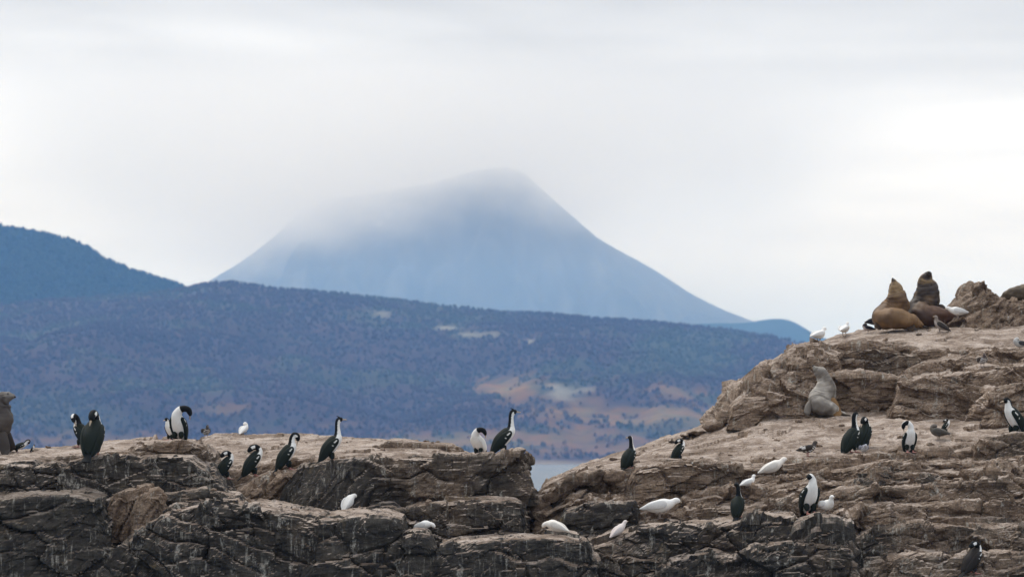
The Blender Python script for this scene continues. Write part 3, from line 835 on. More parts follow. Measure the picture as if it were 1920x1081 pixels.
# ------------------------------------------------------------------ lofted animal bodies
def crom(c, n):
    c = np.asarray(c, float)
    m = len(c)
    e = np.concatenate([2 * c[:1] - c[1:2], c, 2 * c[-1:] - c[-2:-1]])
    t = np.linspace(0, m - 1, n); i = np.minimum(t.astype(int), m - 2); f = (t - i)[:, None]
    p0, p1, p2, p3 = e[i], e[i + 1], e[i + 2], e[i + 3]
    return 0.5 * (2 * p1 + (p2 - p0) * f + (2 * p0 - 5 * p1 + 4 * p2 - p3) * f ** 2 + (3 * p1 - p0 - 3 * p2 + p3) * f ** 3), t

def loft(name, ctrl, colour, rings=60, segs=28, lat=(0, 1, 0), attr='plumage', lump=0.0, seed=0.0, folds=None):
    """Continuous skin along control points (x forward, y left, z up, half width, half depth).
    colour(t, theta, points) gives the plumage; theta = 0 is the left side, +pi/2 the back."""
    c, t = crom(ctrl, rings)
    pos = c[:, :3]; w = np.maximum(c[:, 3], 0.002); d = np.maximum(c[:, 4], 0.002)
    if folds:
        k = sstep(folds[0], folds[0] + .8, t) * (1 - sstep(folds[1] - .8, folds[1], t))
        fo_ = 1 + 0.045 * k * (np.abs(np.sin(t * 4.1 + 0.6 * np.sin(t * 2.3))) - 0.5)
        w = w * fo_; d = d * fo_
    T = np.gradient(pos, axis=0); T /= np.linalg.norm(T, axis=1)[:, None] + 1e-9
    B = np.zeros_like(T); b = np.array(lat, float)
    for k in range(rings):
        b = b - T[k] * (b @ T[k]); b /= np.linalg.norm(b) + 1e-9
        B[k] = b
    V = np.cross(T, B)
    th = np.linspace(0, 2 * math.pi, segs, endpoint=False)
    R = B[:, None] * (w[:, None] * np.cos(th))[:, :, None] + V[:, None] * (d[:, None] * np.sin(th))[:, :, None]
    # rounded ends
    end = np.ones(rings); end[0] = 0.05; end[-1] = 0.05
    if rings > 8:
        end[1] = 0.62; end[-2] = 0.62; end[2] = 0.88; end[-3] = 0.88
    co = pos[:, None] + R * end[:, None, None]
    if lump:
        q = co.reshape(-1, 3)
        nrm = (R / (np.linalg.norm(R, axis=2, keepdims=True) + 1e-9)).reshape(-1, 3)
        co = (q + nrm * (lump * fbm(q * 6 + seed, 3))[:, None]).reshape(co.shape)
    co = co.transpose(1, 0, 2).reshape(-1, 3)            # [seg * rings + ring]
    f = grid_faces(segs, rings, wrap=True)
    me = mesh_np(name, co, f)
    tt = np.tile(t, segs); TH_ = np.repeat(th, rings)
    if callable(colour):
        col = colour(tt, TH_, co)
    else:
        col = np.tile(np.array(colour, float), (len(co), 1))
    set_col(me, attr, col)
    return me

def feather_mat(name, rough, spec):
    m, t, b = new_mat(name)
    a = N(t, 'ShaderNodeAttribute', attribute_name='plumage')
    tcn = N(t, 'ShaderNodeTexCoord')
    n = noise_tex(t, vec_map(t, tcn.outputs['Object'], (40, 40, 22)), 1.0, 4, 0.65)
    c = mix_col(t, smooth(t, n, 0.3, 0.7, 0.10, 0.0), a.outputs['Color'], (0.015, 0.015, 0.015))
    t.links.new(c, b.inputs['Base Color'])
    b.inputs['Roughness'].default_value = rough
    b.inputs['Specular IOR Level'].default_value = spec
    bump(t, b, n, 0.35, 0.012)
    return m
M_FEATHER = feather_mat('feathers', 0.7, 0.12)
M_FUR = feather_mat('sea_lion_fur', 0.62, 0.30)
M_PINK = plain_mat('pink_skin', (0.42, 0.19, 0.16), 0.5)
M_GREYSKIN = plain_mat('grey_leg_skin', (0.30, 0.24, 0.20), 0.55)
M_BEAK = plain_mat('horn_beak', (0.42, 0.33, 0.24), 0.4)
M_DARKBEAK = plain_mat('dark_beak', (0.06, 0.05, 0.045), 0.4)
M_EYE = plain_mat('eye', (0.01, 0.012, 0.02), 0.08, 0.5)

BLACK = np.array((0.007, 0.008, 0.009)); GREEN = np.array((0.013, 0.018, 0.015)); WHITE = np.array((0.84, 0.83, 0.80))

def part(name, me, mat, parent):
    return link(name, me, mat, parent)

def tube_col(c):
    return np.array(c)

NECKS = {
    'upright': [(.035, 0, .45, .050, .052), (.024, 0, .52, .039, .040), (.024, 0, .58, .037, .039), (.046, 0, .628, .039, .043), (.082, 0, .636, .032, .034), (.108, 0, .632, .014, .016)],
    'stretch': [(.040, 0, .45, .048, .050), (.034, 0, .53, .037, .038), (.030, 0, .60, .034, .036), (.046, 0, .655, .037, .041), (.082, 0, .668, .031, .033), (.108, 0, .668, .014, .016)],
    'rest': [(.050, 0, .425, .056, .058), (.040, 0, .470, .045, .046), (.000, 0, .500, .042, .044), (-.055, 0, .495, .042, .045), (-.105, 0, .455, .036, .038), (-.135, 0, .415, .014, .016)],
    'preen': [(.040, 0, .45, .050, .052), (.048, 0, .515, .042, .044), (.080, 0, .560, .040, .042), (.122, 0, .545, .040, .044), (.135, 0, .500, .032, .034), (.126, 0, .460, .014, .016)],
    'preen_left': [(.042, 0, .45, .054, .056), (.052, .012, .510, .046, .048), (.056, .06, .550, .042, .046), (.045, .115, .530, .041, .044), (.025, .130, .480, .032, .034), (.01, .120, .44, .014, .016)],
    'preen_right': [(.042, 0, .45, .054, .056), (.052, -.012, .510, .046, .048), (.056, -.06, .550, .042, .046), (.045, -.115, .530, .041, .044), (.025, -.130, .480, .032, .034), (.01, -.120, .44, .014, .016)],
    'look_left': [(.035, 0, .45, .050, .052), (.024, .0, .52, .039, .040), (.024, .004, .575, .037, .039), (.032, .022, .620, .039, .043), (.036, .055, .630, .032, .034), (.038, .082, .628, .014, .016)],
    'look_right': [(.035, 0, .45, .050, .052), (.024, .0, .52, .039, .040), (.024, -.004, .575, .037, .039), (.034, -.022, .620, .039, .043), (.046, -.052, .622, .032, .034), (.052, -.078, .612, .014, .016)],
    'preen_side': [(.045, .012, .43, .070, .068), (.056, .055, .485, .054, .056), (.052, .120, .508, .046, .048), (.034, .175, .490, .043, .045), (.008, .192, .440, .034, .036), (-.012, .185, .400, .014, .016)],
    'hunch_right': [(.045, 0, .42, .062, .064), (.048, 0, .465, .052, .054), (.050, -.010, .50, .045, .047), (.056, -.035, .528, .040, .044), (.066, -.066, .515, .032, .034), (.070, -.092, .498, .014, .016)],
    'preen_low': [(.050, 0, .435, .066, .064), (.095, 0, .480, .054, .054), (.150, 0, .498, .046, .046), (.195, 0, .470, .042, .044), (.205, 0, .420, .034, .036), (.190, 0, .380, .014, .016)],
    'hunch': [(.045, 0, .42, .058, .060), (.050, 0, .460, .048, .050), (.056, 0, .495, .042, .045), (.082, 0, .520, .040, .044), (.116, 0, .515, .032, .034), (.140, 0, .508, .014, .016)],
}
TOPS = {'upright': .672, 'stretch': .70, 'rest': .545, 'preen': .602, 'preen_left': .597, 'preen_right': .597, 'look_left': .665, 'look_right': .665, 'hunch': .565, 'hunch_right': .575, 'preen_low': .545, 'preen_side': .555}

def rot_lean(c, a):
    a = math.radians(a); o = []
    for x, y, z, *r in c:
        o.append((x * math.cos(a) + z * math.sin(a), y, -x * math.sin(a) + z * math.cos(a), *r))
    return o

BIRD_N = {}
def cormorant(label, px, py, hpx, yaw, pose, lean=0.0, Y=None, crest=False, dark=1.0, white=1.0, group='cormorants standing on the rocks', brown=False, bar=True, hidden=False, pale=False):
    loc = stand(px, py, Y, hidden)
    s = hpx * loc.y / F / TOPS[pose]
    root = empty('cormorant', loc, label=label, category='cormorant', group=group)
    root.rotation_euler = (0, 0, math.radians(yaw)); root.scale = (s, s, s)
    back = np.array((0.026, 0.022, 0.020)) if brown else GREEN
    wht = WHITE * white
    body = [(-.225, 0, .045, .018, .016), (-.175, 0, .110, .064, .060), (-.105, 0, .215, .103, .100), (-.025, 0, .315, .104, .100), (.030, 0, .388, .078, .080)]
    DZ = -0.035
    def low(c):
        return [(x, y, z + DZ, *q) for x, y, z, *q in c]
    ctrl = low(rot_lean(body + NECKS[pose], lean))
    def col(t, th, co):
        sn = np.sin(th)
        lim = np.interp(t, [0, 0.8, 1.5, 3.0, 4.5, 6, 7.2, 8.2, 10], [-1.2, -0.6, 0.0, 0.18, 0.28, 0.10, -0.08, -1.2, -1.2])
        edge = 0.05 * np.sin(t * 9 + 3 * np.cos(th))
        wf = sstep(0.06, -0.06, sn - lim - edge) if False else 1 - sstep(-0.06, 0.06, sn - lim - edge)
        # white cheek under the eye
        ck = (t > 7.1) & (t < 8.4) & (sn < 0.05) & (np.abs(np.cos(th)) > 0.3)
        wf = np.where(ck, 1.0, wf)
        if pose in ('preen_low', 'preen_side'):
            wf = np.where((t > 3.4) & (t < 6.4), 1 - sstep(0.55, 0.8, sn), wf); wf = np.where(t > 6.4, 0.0, wf)
        if pose in ('rest', 'preen_left', 'preen_right'):
            tl_ = 6.1 if pose == 'rest' else 6.9
            wf = np.where(t > tl_, 0.0, wf)
            wf = np.where((t > 7.5) & (t < 8.5) & (np.abs(np.cos(th)) > 0.55) & (sn > -0.5) & (sn < 0.35), 1.0, wf)
        if pale:
            wf = np.where(t < 6.2, 1.0, wf)
        base = np.where((t > 4.2)[:, None], BLACK * dark, back * dark)
        return base * (1 - wf[:, None]) + wht * wf[:, None]
    part('body', loft('body', ctrl, col, 90, 36), M_FEATHER, root)
    # wings folded down the sides, a white bar on the shoulder
    for sgn in (1, -1):
        wc = [(.040, sgn * .060, .385, .020, .020), (.010, sgn * .088, .340, .030, .050), (-.052, sgn * .098, .275, .032, .068), (-.116, sgn * .092, .185, .030, .066), (-.175, sgn * .066, .095, .024, .048), (-.235, sgn * .036, .020, .010, .014)]
        def wcol(t, th, co, sgn=sgn):
            out = np.tile(back * dark, (len(t), 1))
            if pale:
                out[(t < 3.6)] = wht
            if bar:
                onbar = (t > 0.85) & (t < 2.0) & (np.abs(np.sin(th) - 0.10 - 0.12 * (t - 1.4)) < 0.11) & (sgn * np.cos(th) > 0)
                out[onbar] = wht
            return out
        part('wing', loft('wing', low(rot_lean(wc, lean)), wcol, 40, 24), M_FEATHER, root)
    tl = [(-.185, 0, .085, .020, .012), (-.215, 0, .050, .036, .012), (-.255, 0, .012, .046, .010), (-.300, 0, -.030, .050, .007), (-.306, 0, -.036, .03, .004)]
    part('tail', loft('tail', low(rot_lean(tl, lean * 0.5)), BLACK * dark, 20, 16), M_FEATHER, root)
    for sgn in (1, -1):
        part('thigh', loft('thigh', [(-.050, sgn * .046, .150, .030, .036), (-.035, sgn * .050, .100, .040, .046), (-.018, sgn * .050, .050, .022, .024), (-.014, sgn * .050, .036, .012, .012)], back * dark, 16, 14), M_FEATHER, root)
        lg = part('leg', loft('leg', [(-.022, sgn * .050, .060, .011, .012), (-.012, sgn * .050, .030, .010, .011), (-.012, sgn * .050, .004, .011, .012)], (0.5, 0.2, 0.17), 12, 12), M_PINK, root)
        part('foot', loft('foot', [(-.030, sgn * .050, .008, .008, .008), (.000, sgn * .050, .010, .016, .010), (.045, sgn * .056, .006, .034, .006), (.082, sgn * .060, .003, .040, .004), (.090, sgn * .060, .002, .03, .003)], (0.5, 0.2, 0.17), 14, 14), M_PINK, lg)
    c = np.array(ctrl)
    dr = c[-1, :3] - c[-2, :3]; dr = dr / np.linalg.norm(dr)
    tip = c[-1, :3] + dr * 0.062 + np.array((0, 0, -.004))
    part('beak', loft('beak', [(*(c[-1, :3] - dr * .02), .016, .017), (*(c[-1, :3] + dr * .015), .010, .011), (*(c[-1, :3] + dr * .045), .006, .008), (*tip, .003, .006)], (0.4, 0.3, 0.2), 14, 12), M_BEAK, root)
    hd = c[-2, :3]; lt = np.cross(np.array((0, 0, 1.0)), dr)
    if np.linalg.norm(lt) < 0.2:
        lt = np.array((0, 1.0, 0))
    lt /= np.linalg.norm(lt)
    for sgn in (1, -1):
        e = hd + lt * sgn * 0.029 + np.array((0, 0, .006))
        part('eye', loft('eye', [(e[0] - .007, e[1], e[2], .003, .003), (e[0], e[1], e[2], .006, .007), (e[0] + .007, e[1], e[2], .003, .003)], (0.01, 0.02, 0.05), 9, 8), M_EYE, root)
    if crest:
        hc = c[-3, :3]
        part('crest', loft('crest', [(hc[0] + .03, 0, hc[2] + .030, .010, .008), (hc[0] + .005, 0, hc[2] + .046, .010, .010), (hc[0] - .025, 0, hc[2] + .060, .004, .005), (hc[0] - .035, 0, hc[2] + .062, .002, .002)], BLACK, 14, 10), M_FEATHER, root)
    return root

GOOSE_HEADS = {
    'stand': [(.150, 0, .250, .066, .070), (.178, 0, .300, .047, .050), (.200, 0, .340, .046, .049), (.236, 0, .345, .036, .038), (.262, 0, .337, .013, .015)],
    'walk': [(.165, 0, .225, .066, .070), (.215, 0, .250, .048, .050), (.255, 0, .268, .046, .048), (.290, 0, .262, .036, .037), (.314, 0, .250, .013, .015)],
    'feed': [(.165, 0, .195, .066, .070), (.215, 0, .185, .050, .052), (.250, 0, .160, .046, .048), (.270, 0, .125, .036, .038), (.280, 0, .098, .013, .015)],
    'tuck': [(.145, 0, .255, .072, .074), (.150, 0, .300, .056, .058), (.115, .0, .330, .050, .052), (.070, .0, .322, .042, .044), (.045, .0, .300, .016, .018)],
}
def shorebird(name, label, category, px, py, size_px, yaw, pose, colours, Y=None, lean=0.0, group=None, plump=1.0, legs=M_GREYSKIN, bill=M_BEAK, barred=False, hidden=False):
    """Plump short-necked bird; size_px is its body length bill to tail seen side on, in photo pixels."""
    loc = stand(px, py, Y, hidden)
    s = size_px * loc.y / F / 0.56
    root = empty(name, loc, label=label, category=category)
    if group:
        root['group'] = group
    root.rotation_euler = (0, 0, math.radians(yaw)); root.scale = (s, s, s)
    cb, cw, ch, cbelly = [np.array(x) for x in colours]      # back, wing, head, belly
    body = [(-.285, 0, .135, .018, .007), (-.215, 0, .150, .060, .030), (-.115, 0, .168, .094 * plump, .074 * plump), (-.010, 0, .182, .112 * plump, .100 * plump), (.085, 0, .205, .100 * plump, .098 * plump)]
    def ln(c):
        return [(x, y, z + 0.0, *r) for x, y, z, *r in rot_lean([(x, y, z - .09, *r) for x, y, z, *r in c], -lean)]
    def up(c):
        return [(x, y, z + .09, *r) for x, y, z, *r in c]
    ctrl = up(ln(body + GOOSE_HEADS[pose]))
    def col(t, th, co):
        sn = np.sin(th)
        k = sstep(-0.15, 0.1, sn)[:, None]
        b = cbelly * (1 - k) + cb * k
        if barred:
            st = (np.sin(co[:, 0] * 60 + co[:, 2] * 95 + 2 * perlin(co * 20)) > 0.1)[:, None]
            b = np.where(st & (k < 0.8), np.array((0.60, 0.58, 0.55)), b)
        h = sstep(5.0, 5.8, t)[:, None]
        return b * (1 - h) + ch * h
    part('body', loft('body', ctrl, col, 70, 30), M_FEATHER, root)
    for sgn in (1, -1):
        wc = [(.105, sgn * .070, .225, .018, .020), (.060, sgn * .104 * plump, .222, .028, .056), (-.020, sgn * .118 * plump, .208, .028, .066), (-.120, sgn * .102 * plump, .190, .026, .054), (-.220, sgn * .055, .160, .016, .030), (-.300, sgn * .022, .145, .006, .008)]
        def wcol(t, th, co):
            o = np.tile(cw, (len(t), 1))
            if barred:
                o[(t > 2.6) & (t < 3.4) & (np.sin(th) < 0.2)] = (0.62, 0.6, 0.58)
            return o
        part('wing', loft('wing', up(ln(wc)), wcol, 32, 20), M_FEATHER, root)
    for sgn in (1, -1):
        lg = part('leg', loft('leg', [(.0, sgn * .045, .115, .022, .024), (.004, sgn * .046, .060, .010, .011), (.004, sgn * .047, .004, .009, .010)], (0.3, 0.2, 0.16), 12, 10), legs, root)
        part('foot', loft('foot', [(-.015, sgn * .047, .006, .008, .007), (.012, sgn * .047, .008, .014, .008), (.045, sgn * .050, .005, .026, .005), (.068, sgn * .052, .002, .024, .003)], (0.3, 0.2, 0.16), 10, 10), legs, lg)
    c = np.array(ctrl); dr = c[-1, :3] - c[-2, :3]; dr /= np.linalg.norm(dr)
    part('beak', loft('beak', [(*(c[-1, :3] - dr * .015), .016, .017), (*(c[-1, :3] + dr * .012), .011, .012), (*(c[-1, :3] + dr * .034), .004, .006)], (0.4, 0.3, 0.2), 10, 10), bill, root)
    for sgn in (1, -1):
        e = c[-2, :3] + np.array((-.004, sgn * .033, .008))
        part('eye', loft('eye', [(e[0] - .006, e[1], e[2], .003, .003), (e[0], e[1], e[2], .006, .006), (e[0] + .006, e[1], e[2], .003, .003)], (0.01, 0.01, 0.01), 9, 8), M_EYE, root)
    return root
W4 = ((0.88, 0.87, 0.84),) * 4
WARM4 = ((0.85, 0.81, 0.75),) * 4
BROWN4 = ((0.060, 0.050, 0.045), (0.045, 0.037, 0.033), (0.075, 0.062, 0.055), (0.10, 0.085, 0.075))
GREYB4 = ((0.20, 0.165, 0.14), (0.05, 0.043, 0.038), (0.24, 0.20, 0.175), (0.36, 0.31, 0.28))

def sea_lion(label, px, py, Y, spine, colour, flippers, scale=1.0, yaw=0.0, nose=(0.02, 0.016, 0.014), ears=True, whisk=True, sink=0.0):
    loc = stand(px, py, Y) - Vector((0, 0, sink))
    root = empty('sea_lion', loc, label=label, category='sea lion')
    root.rotation_euler = (0, 0, math.radians(yaw)); root.scale = (scale,) * 3
    n = len(spine)
    lat0 = (0, 1, 0) if abs(spine[1][0] - spine[0][0]) > abs(spine[1][1] - spine[0][1]) else (1, 0, 0)
    me = loft('body', spine, colour, 150, 48, lat=lat0, lump=0.028, seed=px * 0.1, folds=(4.5, n - 5.0))
    part('body', me, M_FUR, root)
    for nm, fl, c in flippers:
        part(nm, loft(nm, fl, c, 26, 16), M_FUR, root)
    c = np.array(spine)
    tip, hd = c[-1, :3], c[-3, :3]
    dr = tip - c[-2, :3]; dr /= np.linalg.norm(dr) + 1e-9
    part('nose', loft('nose', [(*(tip - dr * .012), .016, .014), (*(tip + dr * .010), .017, .014), (*(tip + dr * .022), .008, .007)], nose, 12, 14, lat=(1, 0, 0) if abs(dr[1]) > .5 or abs(dr[2]) > .7 else (0, 1, 0)), M_FUR, root)
    # side direction of the head
    side = np.cross(dr, np.array((0, 0, 1.0)))
    if np.linalg.norm(side) < 0.35:
        side = np.array((1.0, 0, 0))
    side /= np.linalg.norm(side)
    front = np.cross(side, dr); front /= np.linalg.norm(front)
    if front[1] > 0:
        front = -front
    hd = c[-4, :3]; rw = c[-4, 3]
    for sgn in (1, -1):
        e = hd + side * sgn * rw * 0.62 + front * rw * 0.66
        part('eye', loft('eye', [(*(e - dr * .014), .006, .006), (*e, .015, .014), (*(e + dr * .014), .006, .006)], (0.01, 0.01, 0.01), 10, 10, lat=(1, 0, 0)), M_EYE, root)
        if ears:
            a = hd + side * sgn * rw * 1.0 - dr * 0.02
            part('ear', loft('ear', [(*a, .012, .010), (*(a - dr * .03 + side * sgn * .012), .010, .008), (*(a - dr * .055 + side * sgn * .018), .004, .003)], colour if not callable(colour) else tuple(colour(np.array([n - 3.0]), np.array([0.0]), a[None])[0] * 0.8), 10, 8, lat=(0, 1, 0)), M_FUR, root)
    return root

# ------------------------------------------------------------------ the colony
def colony():
    C = cormorant
    # left outcrop
    C('black-backed cormorant half hidden behind the one at the grey slab, bending to preen', 149, 838, 68, 150, 'preen_left', Y=42.2)
    C('dark cormorant with its back to the viewer standing on the grey slab at left', 176, 852, 92, 82, 'rest', Y=40.7, dark=1.0)
    C('white-bellied cormorant curling its black head to preen above the slab cap', 332, 828, 72, -105, 'preen_side', lean=-2, Y=41.6)
    C('white-breasted cormorant mostly hidden behind the preening white-bellied one', 317, 828, 46, -130, 'hunch', Y=42.6, hidden=True)
    C('hunched cormorant with tucked head behind the right end of the grey slab', 427, 900, 57, 25, 'rest', Y=42.1, hidden=True)
    C('cormorant resting its head on its back, second in the row left of the dark block', 480, 886, 64, 18, 'rest', Y=42.0)
    C('cormorant bowing its head to its breast on the ochre slope', 545, 876, 74, 12, 'preen', Y=41.6, lean=-3)
    C('crested cormorant facing right with raised head at the edge of the dark block', 626, 860, 88, 8, 'stretch', crest=True, Y=41.3, lean=2)
    C('white-breasted cormorant bending its head to the right on the flat rock edge', 895, 854, 57, -122, 'preen_side', lean=4, Y=41.6, pale=True)
    C('tall crested cormorant striding right at the tip of the flat rock edge', 948, 853, 90, 6, 'stretch', crest=True, Y=41.4, lean=5)
    C('cormorant beside the left sea lion bowed so that its white back of neck shows', 33, 848, 34, 5, 'preen', Y=44.0, lean=30)
    C('cormorant lying low on the left skyline, black head over white breast', 62, 846, 15, -20, 'preen', Y=44.2)
    # right outcrop
    C('slender-necked cormorant alone at the foot of the pale slope', 1182, 874, 65, 50, 'look_left', Y=42.2)
    C('round-backed cormorant with hidden head on the pale slope edge', 1276, 864, 46, 20, 'rest', Y=42.3, hidden=True)
    C('dark green-backed cormorant seen from behind on the ledge under the white birds', 1384, 970, 68, 75, 'look_left', Y=39.95)
    C('white-bellied cormorant with black head turned left beside a white goose', 1521, 961, 82, -72, 'hunch_right', Y=39.7)
    C('cormorant with a thin white neck line standing in front of its black neighbour', 1600, 847, 80, 40, 'upright', Y=42.4)
    C('black-backed cormorant tucked right behind the one with the white neck line', 1622, 838, 62, 60, 'rest', Y=43.1)
    C('white-bellied cormorant facing the viewer with its black head bent left', 1707, 845, 64, -82, 'preen_right', Y=42.3)
    C('low black and white cormorant lying behind the grey-brown bird', 1776, 812, 28, -15, 'rest', Y=44.3)
    C('large dark cormorant facing the viewer at the right edge', 1897, 816, 76, -152, 'hunch', Y=42.2, white=0.95)
    C('brownish cormorant leaning in the shade at the lower right corner', 1826, 1066, 66, 35, 'rest', Y=39.2, brown=True, lean=6)
    g = 'white geese scattered over the rocks'
    S_ = lambda *a, **k: shorebird('white_goose', a[0], 'goose', *a[1:], group=g, **k)
    W4 = ((0.88, 0.87, 0.84), (0.74, 0.735, 0.72), (0.88, 0.86, 0.83), (0.86, 0.84, 0.80))
    WARM4 = ((0.85, 0.81, 0.75), (0.72, 0.69, 0.64), (0.84, 0.79, 0.73), (0.82, 0.77, 0.70))
    S_('small white goose turned away on the left skyline near the barred bird', 459, 812, 32, 60, 'tuck', W4, Y=46.4, lean=25)
    S_('white goose with its head hidden below the dark block', 657, 950, 46, 50, 'feed', W4, Y=40.6, lean=42)
    S_('white goose bending its head behind the rounded rock knob', 793, 1006, 46, -12, 'feed', W4, Y=39.5, lean=10, hidden=True)
    S_('plump white goose with tail to the right beside the dark cavity', 1041, 999, 52, 158, 'feed', WARM4, Y=39.2, lean=12)
    S_('large white goose walking right above the foreground rocks', 1236, 968, 70, 4, 'walk', W4, Y=40.2)
    S_('small pinkish-white goose peeping out of the dark cavity', 1163, 1008, 42, 22, 'walk', ((0.74, 0.66, 0.63),) * 4, Y=39.9, lean=30, hidden=True)
    S_('upper white goose of the two stepping up the strata', 1450, 887, 56, 10, 'walk', WARM4, Y=41.35, lean=14)
    S_('lower white goose of the two stepping up the strata', 1404, 914, 36, 25, 'stand', W4, Y=41.05, lean=8)
    S_('white goose sitting right beside the white-bellied cormorant', 1550, 960, 52, -65, 'stand', W4, Y=39.8)
    S_('white goose facing left beside the dark sea lion on the summit', 1797, 601, 42, 168, 'walk', W4, Y=50.4)
    S_('lower white goose on the skyline of the right outcrop', 1535, 643, 42, 40, 'stand', W4, Y=48.6)
    S_('upper white goose on the skyline of the right outcrop', 1583, 630, 38, 60, 'stand', W4, Y=49.6)
    D_ = lambda *a, **k: shorebird(a[0], a[1], a[2], *a[3:], **k)
    D_('barred_goose', 'small barred brown and white bird on the left skyline', 'goose', 386, 813, 34, -70, 'stand', BROWN4, Y=46.3, barred=True)
    D_('barred_goose', 'dark brown bird with white wing stripes at the foot of the pale slope', 'goose', 1514, 856, 42, 12, 'stand', BROWN4, Y=42.9, barred=True, legs=M_PINK)
    D_('barred_goose', 'grey and white barred bird between two black cormorants', 'goose', 1620, 852, 36, -85, 'walk', ((0.20, 0.20, 0.24), (0.20, 0.20, 0.24), (0.42, 0.43, 0.48), (0.30, 0.30, 0.34)), Y=42.0, barred=True)
    D_('brown_bird', 'grey-brown bird sitting beside the cormorant with bent head', 'bird', 1760, 824, 44, 150, 'tuck', ((0.105, 0.095, 0.080), (0.085, 0.078, 0.068), (0.15, 0.13, 0.115), (0.12, 0.105, 0.09)), Y=43.4)
    D_('gull', 'grey gull with dark wings standing before the dark sea lion', 'gull', 1762, 622, 40, 160, 'stand', GREYB4, Y=47.9, lean=22)
    D_('barred_goose', 'small barred bird on the brown rock face at upper right', 'goose', 1842, 690, 36, -80, 'stand', ((0.07, 0.058, 0.05), (0.06, 0.05, 0.045), (0.11, 0.085, 0.08), (0.2, 0.18, 0.18)), Y=46.9, barred=True)
    D_('gull', 'pale grey gull cut off by the right edge', 'gull', 1913, 657, 36, 200, 'tuck', ((0.30, 0.30, 0.29), (0.05, 0.05, 0.05), (0.55, 0.54, 0.52), (0.42, 0.41, 0.40)), Y=48.0)
    D_('dark_bird', 'dark bird half hidden behind the golden sea lion', 'bird', 1641, 603, 40, 12, 'stand', ((0.03, 0.028, 0.03), (0.022, 0.022, 0.03), (0.05, 0.04, 0.04), (0.06, 0.05, 0.05)), Y=50.2)
    D_('dark_bird', 'tiny dark bird with pale breast resting low left of the golden sea lion', 'bird', 1628, 624, 28, 170, 'tuck', ((0.03, 0.028, 0.03), (0.022, 0.022, 0.03), (0.05, 0.04, 0.04), (0.45, 0.38, 0.36)), Y=49.6)

    # ---------------- sea lions
    def fur(base, dark, nosec, n, belly=None, pat=3.0, amt=0.5, mane=None):
        base, dark, nosec = np.array(base), np.array(dark), np.array(nosec)
        def f(t, th, co):
            k = sstep(-0.15, 0.35, fbm(co * pat + 3.1, 3))[:, None] * amt
            c = base * (1 - k) + dark * k
            if mane is not None:
                mk = (sstep(mane[0], mane[0] + 1.5, t) * (1 - sstep(mane[1] - 1.0, mane[1], t)) * (0.35 + 0.65 * sstep(-0.25, 0.2, fbm(co * 5 + 8, 3))))[:, None]
                c = c * (1 - mk) + np.array(mane[2]) * mk
            if belly is not None:
                b = (1 - sstep(1.5, 4.0, t))[:, None]
                c = c * (1 - b) + np.array(belly) * b
            c = c * np.clip(1 + 0.35 * perlin(np.stack([t * 5, th * 0.8, t * 0], 1)), 0.5, 1.4)[:, None]
            h = sstep(n - 2.0, n - 1.1, t)[:, None]
            return c * (1 - h) + nosec * h
        return f
    sp = [(.46, -.16, .05, .05, .035), (.36, -.24, .11, .10, .09), (.18, -.30, .16, .17, .15), (-.06, -.28, .20, .21, .19), (-.22, -.10, .22, .22, .20), (-.10, .06, .31, .25, .23), (.02, .06, .42, .245, .22), (.03, .02, .54, .212, .20),
          (.018, -.01, .63, .176, .17), (-.002, -.02, .705, .138, .135), (-.014, -.035, .765, .122, .118), (-.026, -.048, .815, .104, .10), (-.038, -.058, .855, .075, .072), (-.048, -.066, .888, .054, .052), (-.058, -.072, .915, .044, .042), (-.064, -.076, .932, .026, .026)]
    flo = [('front_flipper', [(.02, -.16, .36, .05, .06), (.10, -.24, .24, .05, .075), (.17, -.32, .10, .035, .08), (.24, -.40, .02, .02, .085), (.28, -.44, .01, .008, .05)], (0.05, 0.03, 0.018)),
           ('front_flipper', [(-.16, -.06, .40, .05, .06), (-.28, -.12, .24, .045, .075), (-.34, -.18, .08, .03, .08), (-.38, -.24, .01, .012, .06)], (0.06, 0.036, 0.02)),
           ('rear_flipper', [(.40, -.20, .08, .05, .03), (.50, -.20, .05, .06, .02), (.58, -.18, .02, .05, .01)], (0.035, 0.022, 0.016))]
    sea_lion('golden brown sea lion sitting with its nose pointing up on the summit', 1680, 618, 51.0, sp, fur((0.195, 0.112, 0.054), (0.085, 0.048, 0.026), (0.06, 0.042, 0.03), 15, (0.20, 0.118, 0.054), 3.4, 0.75, (7.5, 13.5, (0.27, 0.185, 0.10))), flo, scale=0.98)
    sp = [(.52, .02, .05, .05, .04), (.40, -.16, .12, .12, .11), (.18, -.26, .17, .19, .17), (-.06, -.22, .20, .22, .20), (-.12, -.02, .28, .25, .23), (-.02, .06, .42, .265, .25), (.01, .05, .56, .25, .24), (.01, .02, .69, .215, .20),
          (.0, .0, .78, .168, .16), (-.01, -.015, .84, .140, .135), (-.006, -.035, .89, .124, .118), (.0, -.065, .93, .098, .088), (.008, -.10, .955, .066, .060), (.016, -.13, .97, .054, .048), (.024, -.155, .98, .032, .030)]
    flo = [('front_flipper', [(.20, -.08, .40, .05, .07), (.30, -.16, .24, .05, .08), (.36, -.22, .08, .03, .09), (.40, -.28, .01, .012, .07)], (0.028, 0.017, 0.012)),
           ('front_flipper', [(-.20, -.06, .40, .05, .07), (-.27, -.16, .24, .05, .08), (-.30, -.24, .08, .03, .09), (-.33, -.30, .01, .012, .07)], (0.028, 0.017, 0.012))]
    sea_lion('dark brown bull sea lion rearing up beside the golden one', 1738, 612, 51.6, sp, fur((0.135, 0.088, 0.052), (0.040, 0.030, 0.026), (0.035, 0.025, 0.02), 14, (0.105, 0.055, 0.038), 3.0, 0.95, (8.0, 11.0, (0.24, 0.165, 0.085))), flo, scale=0.98)
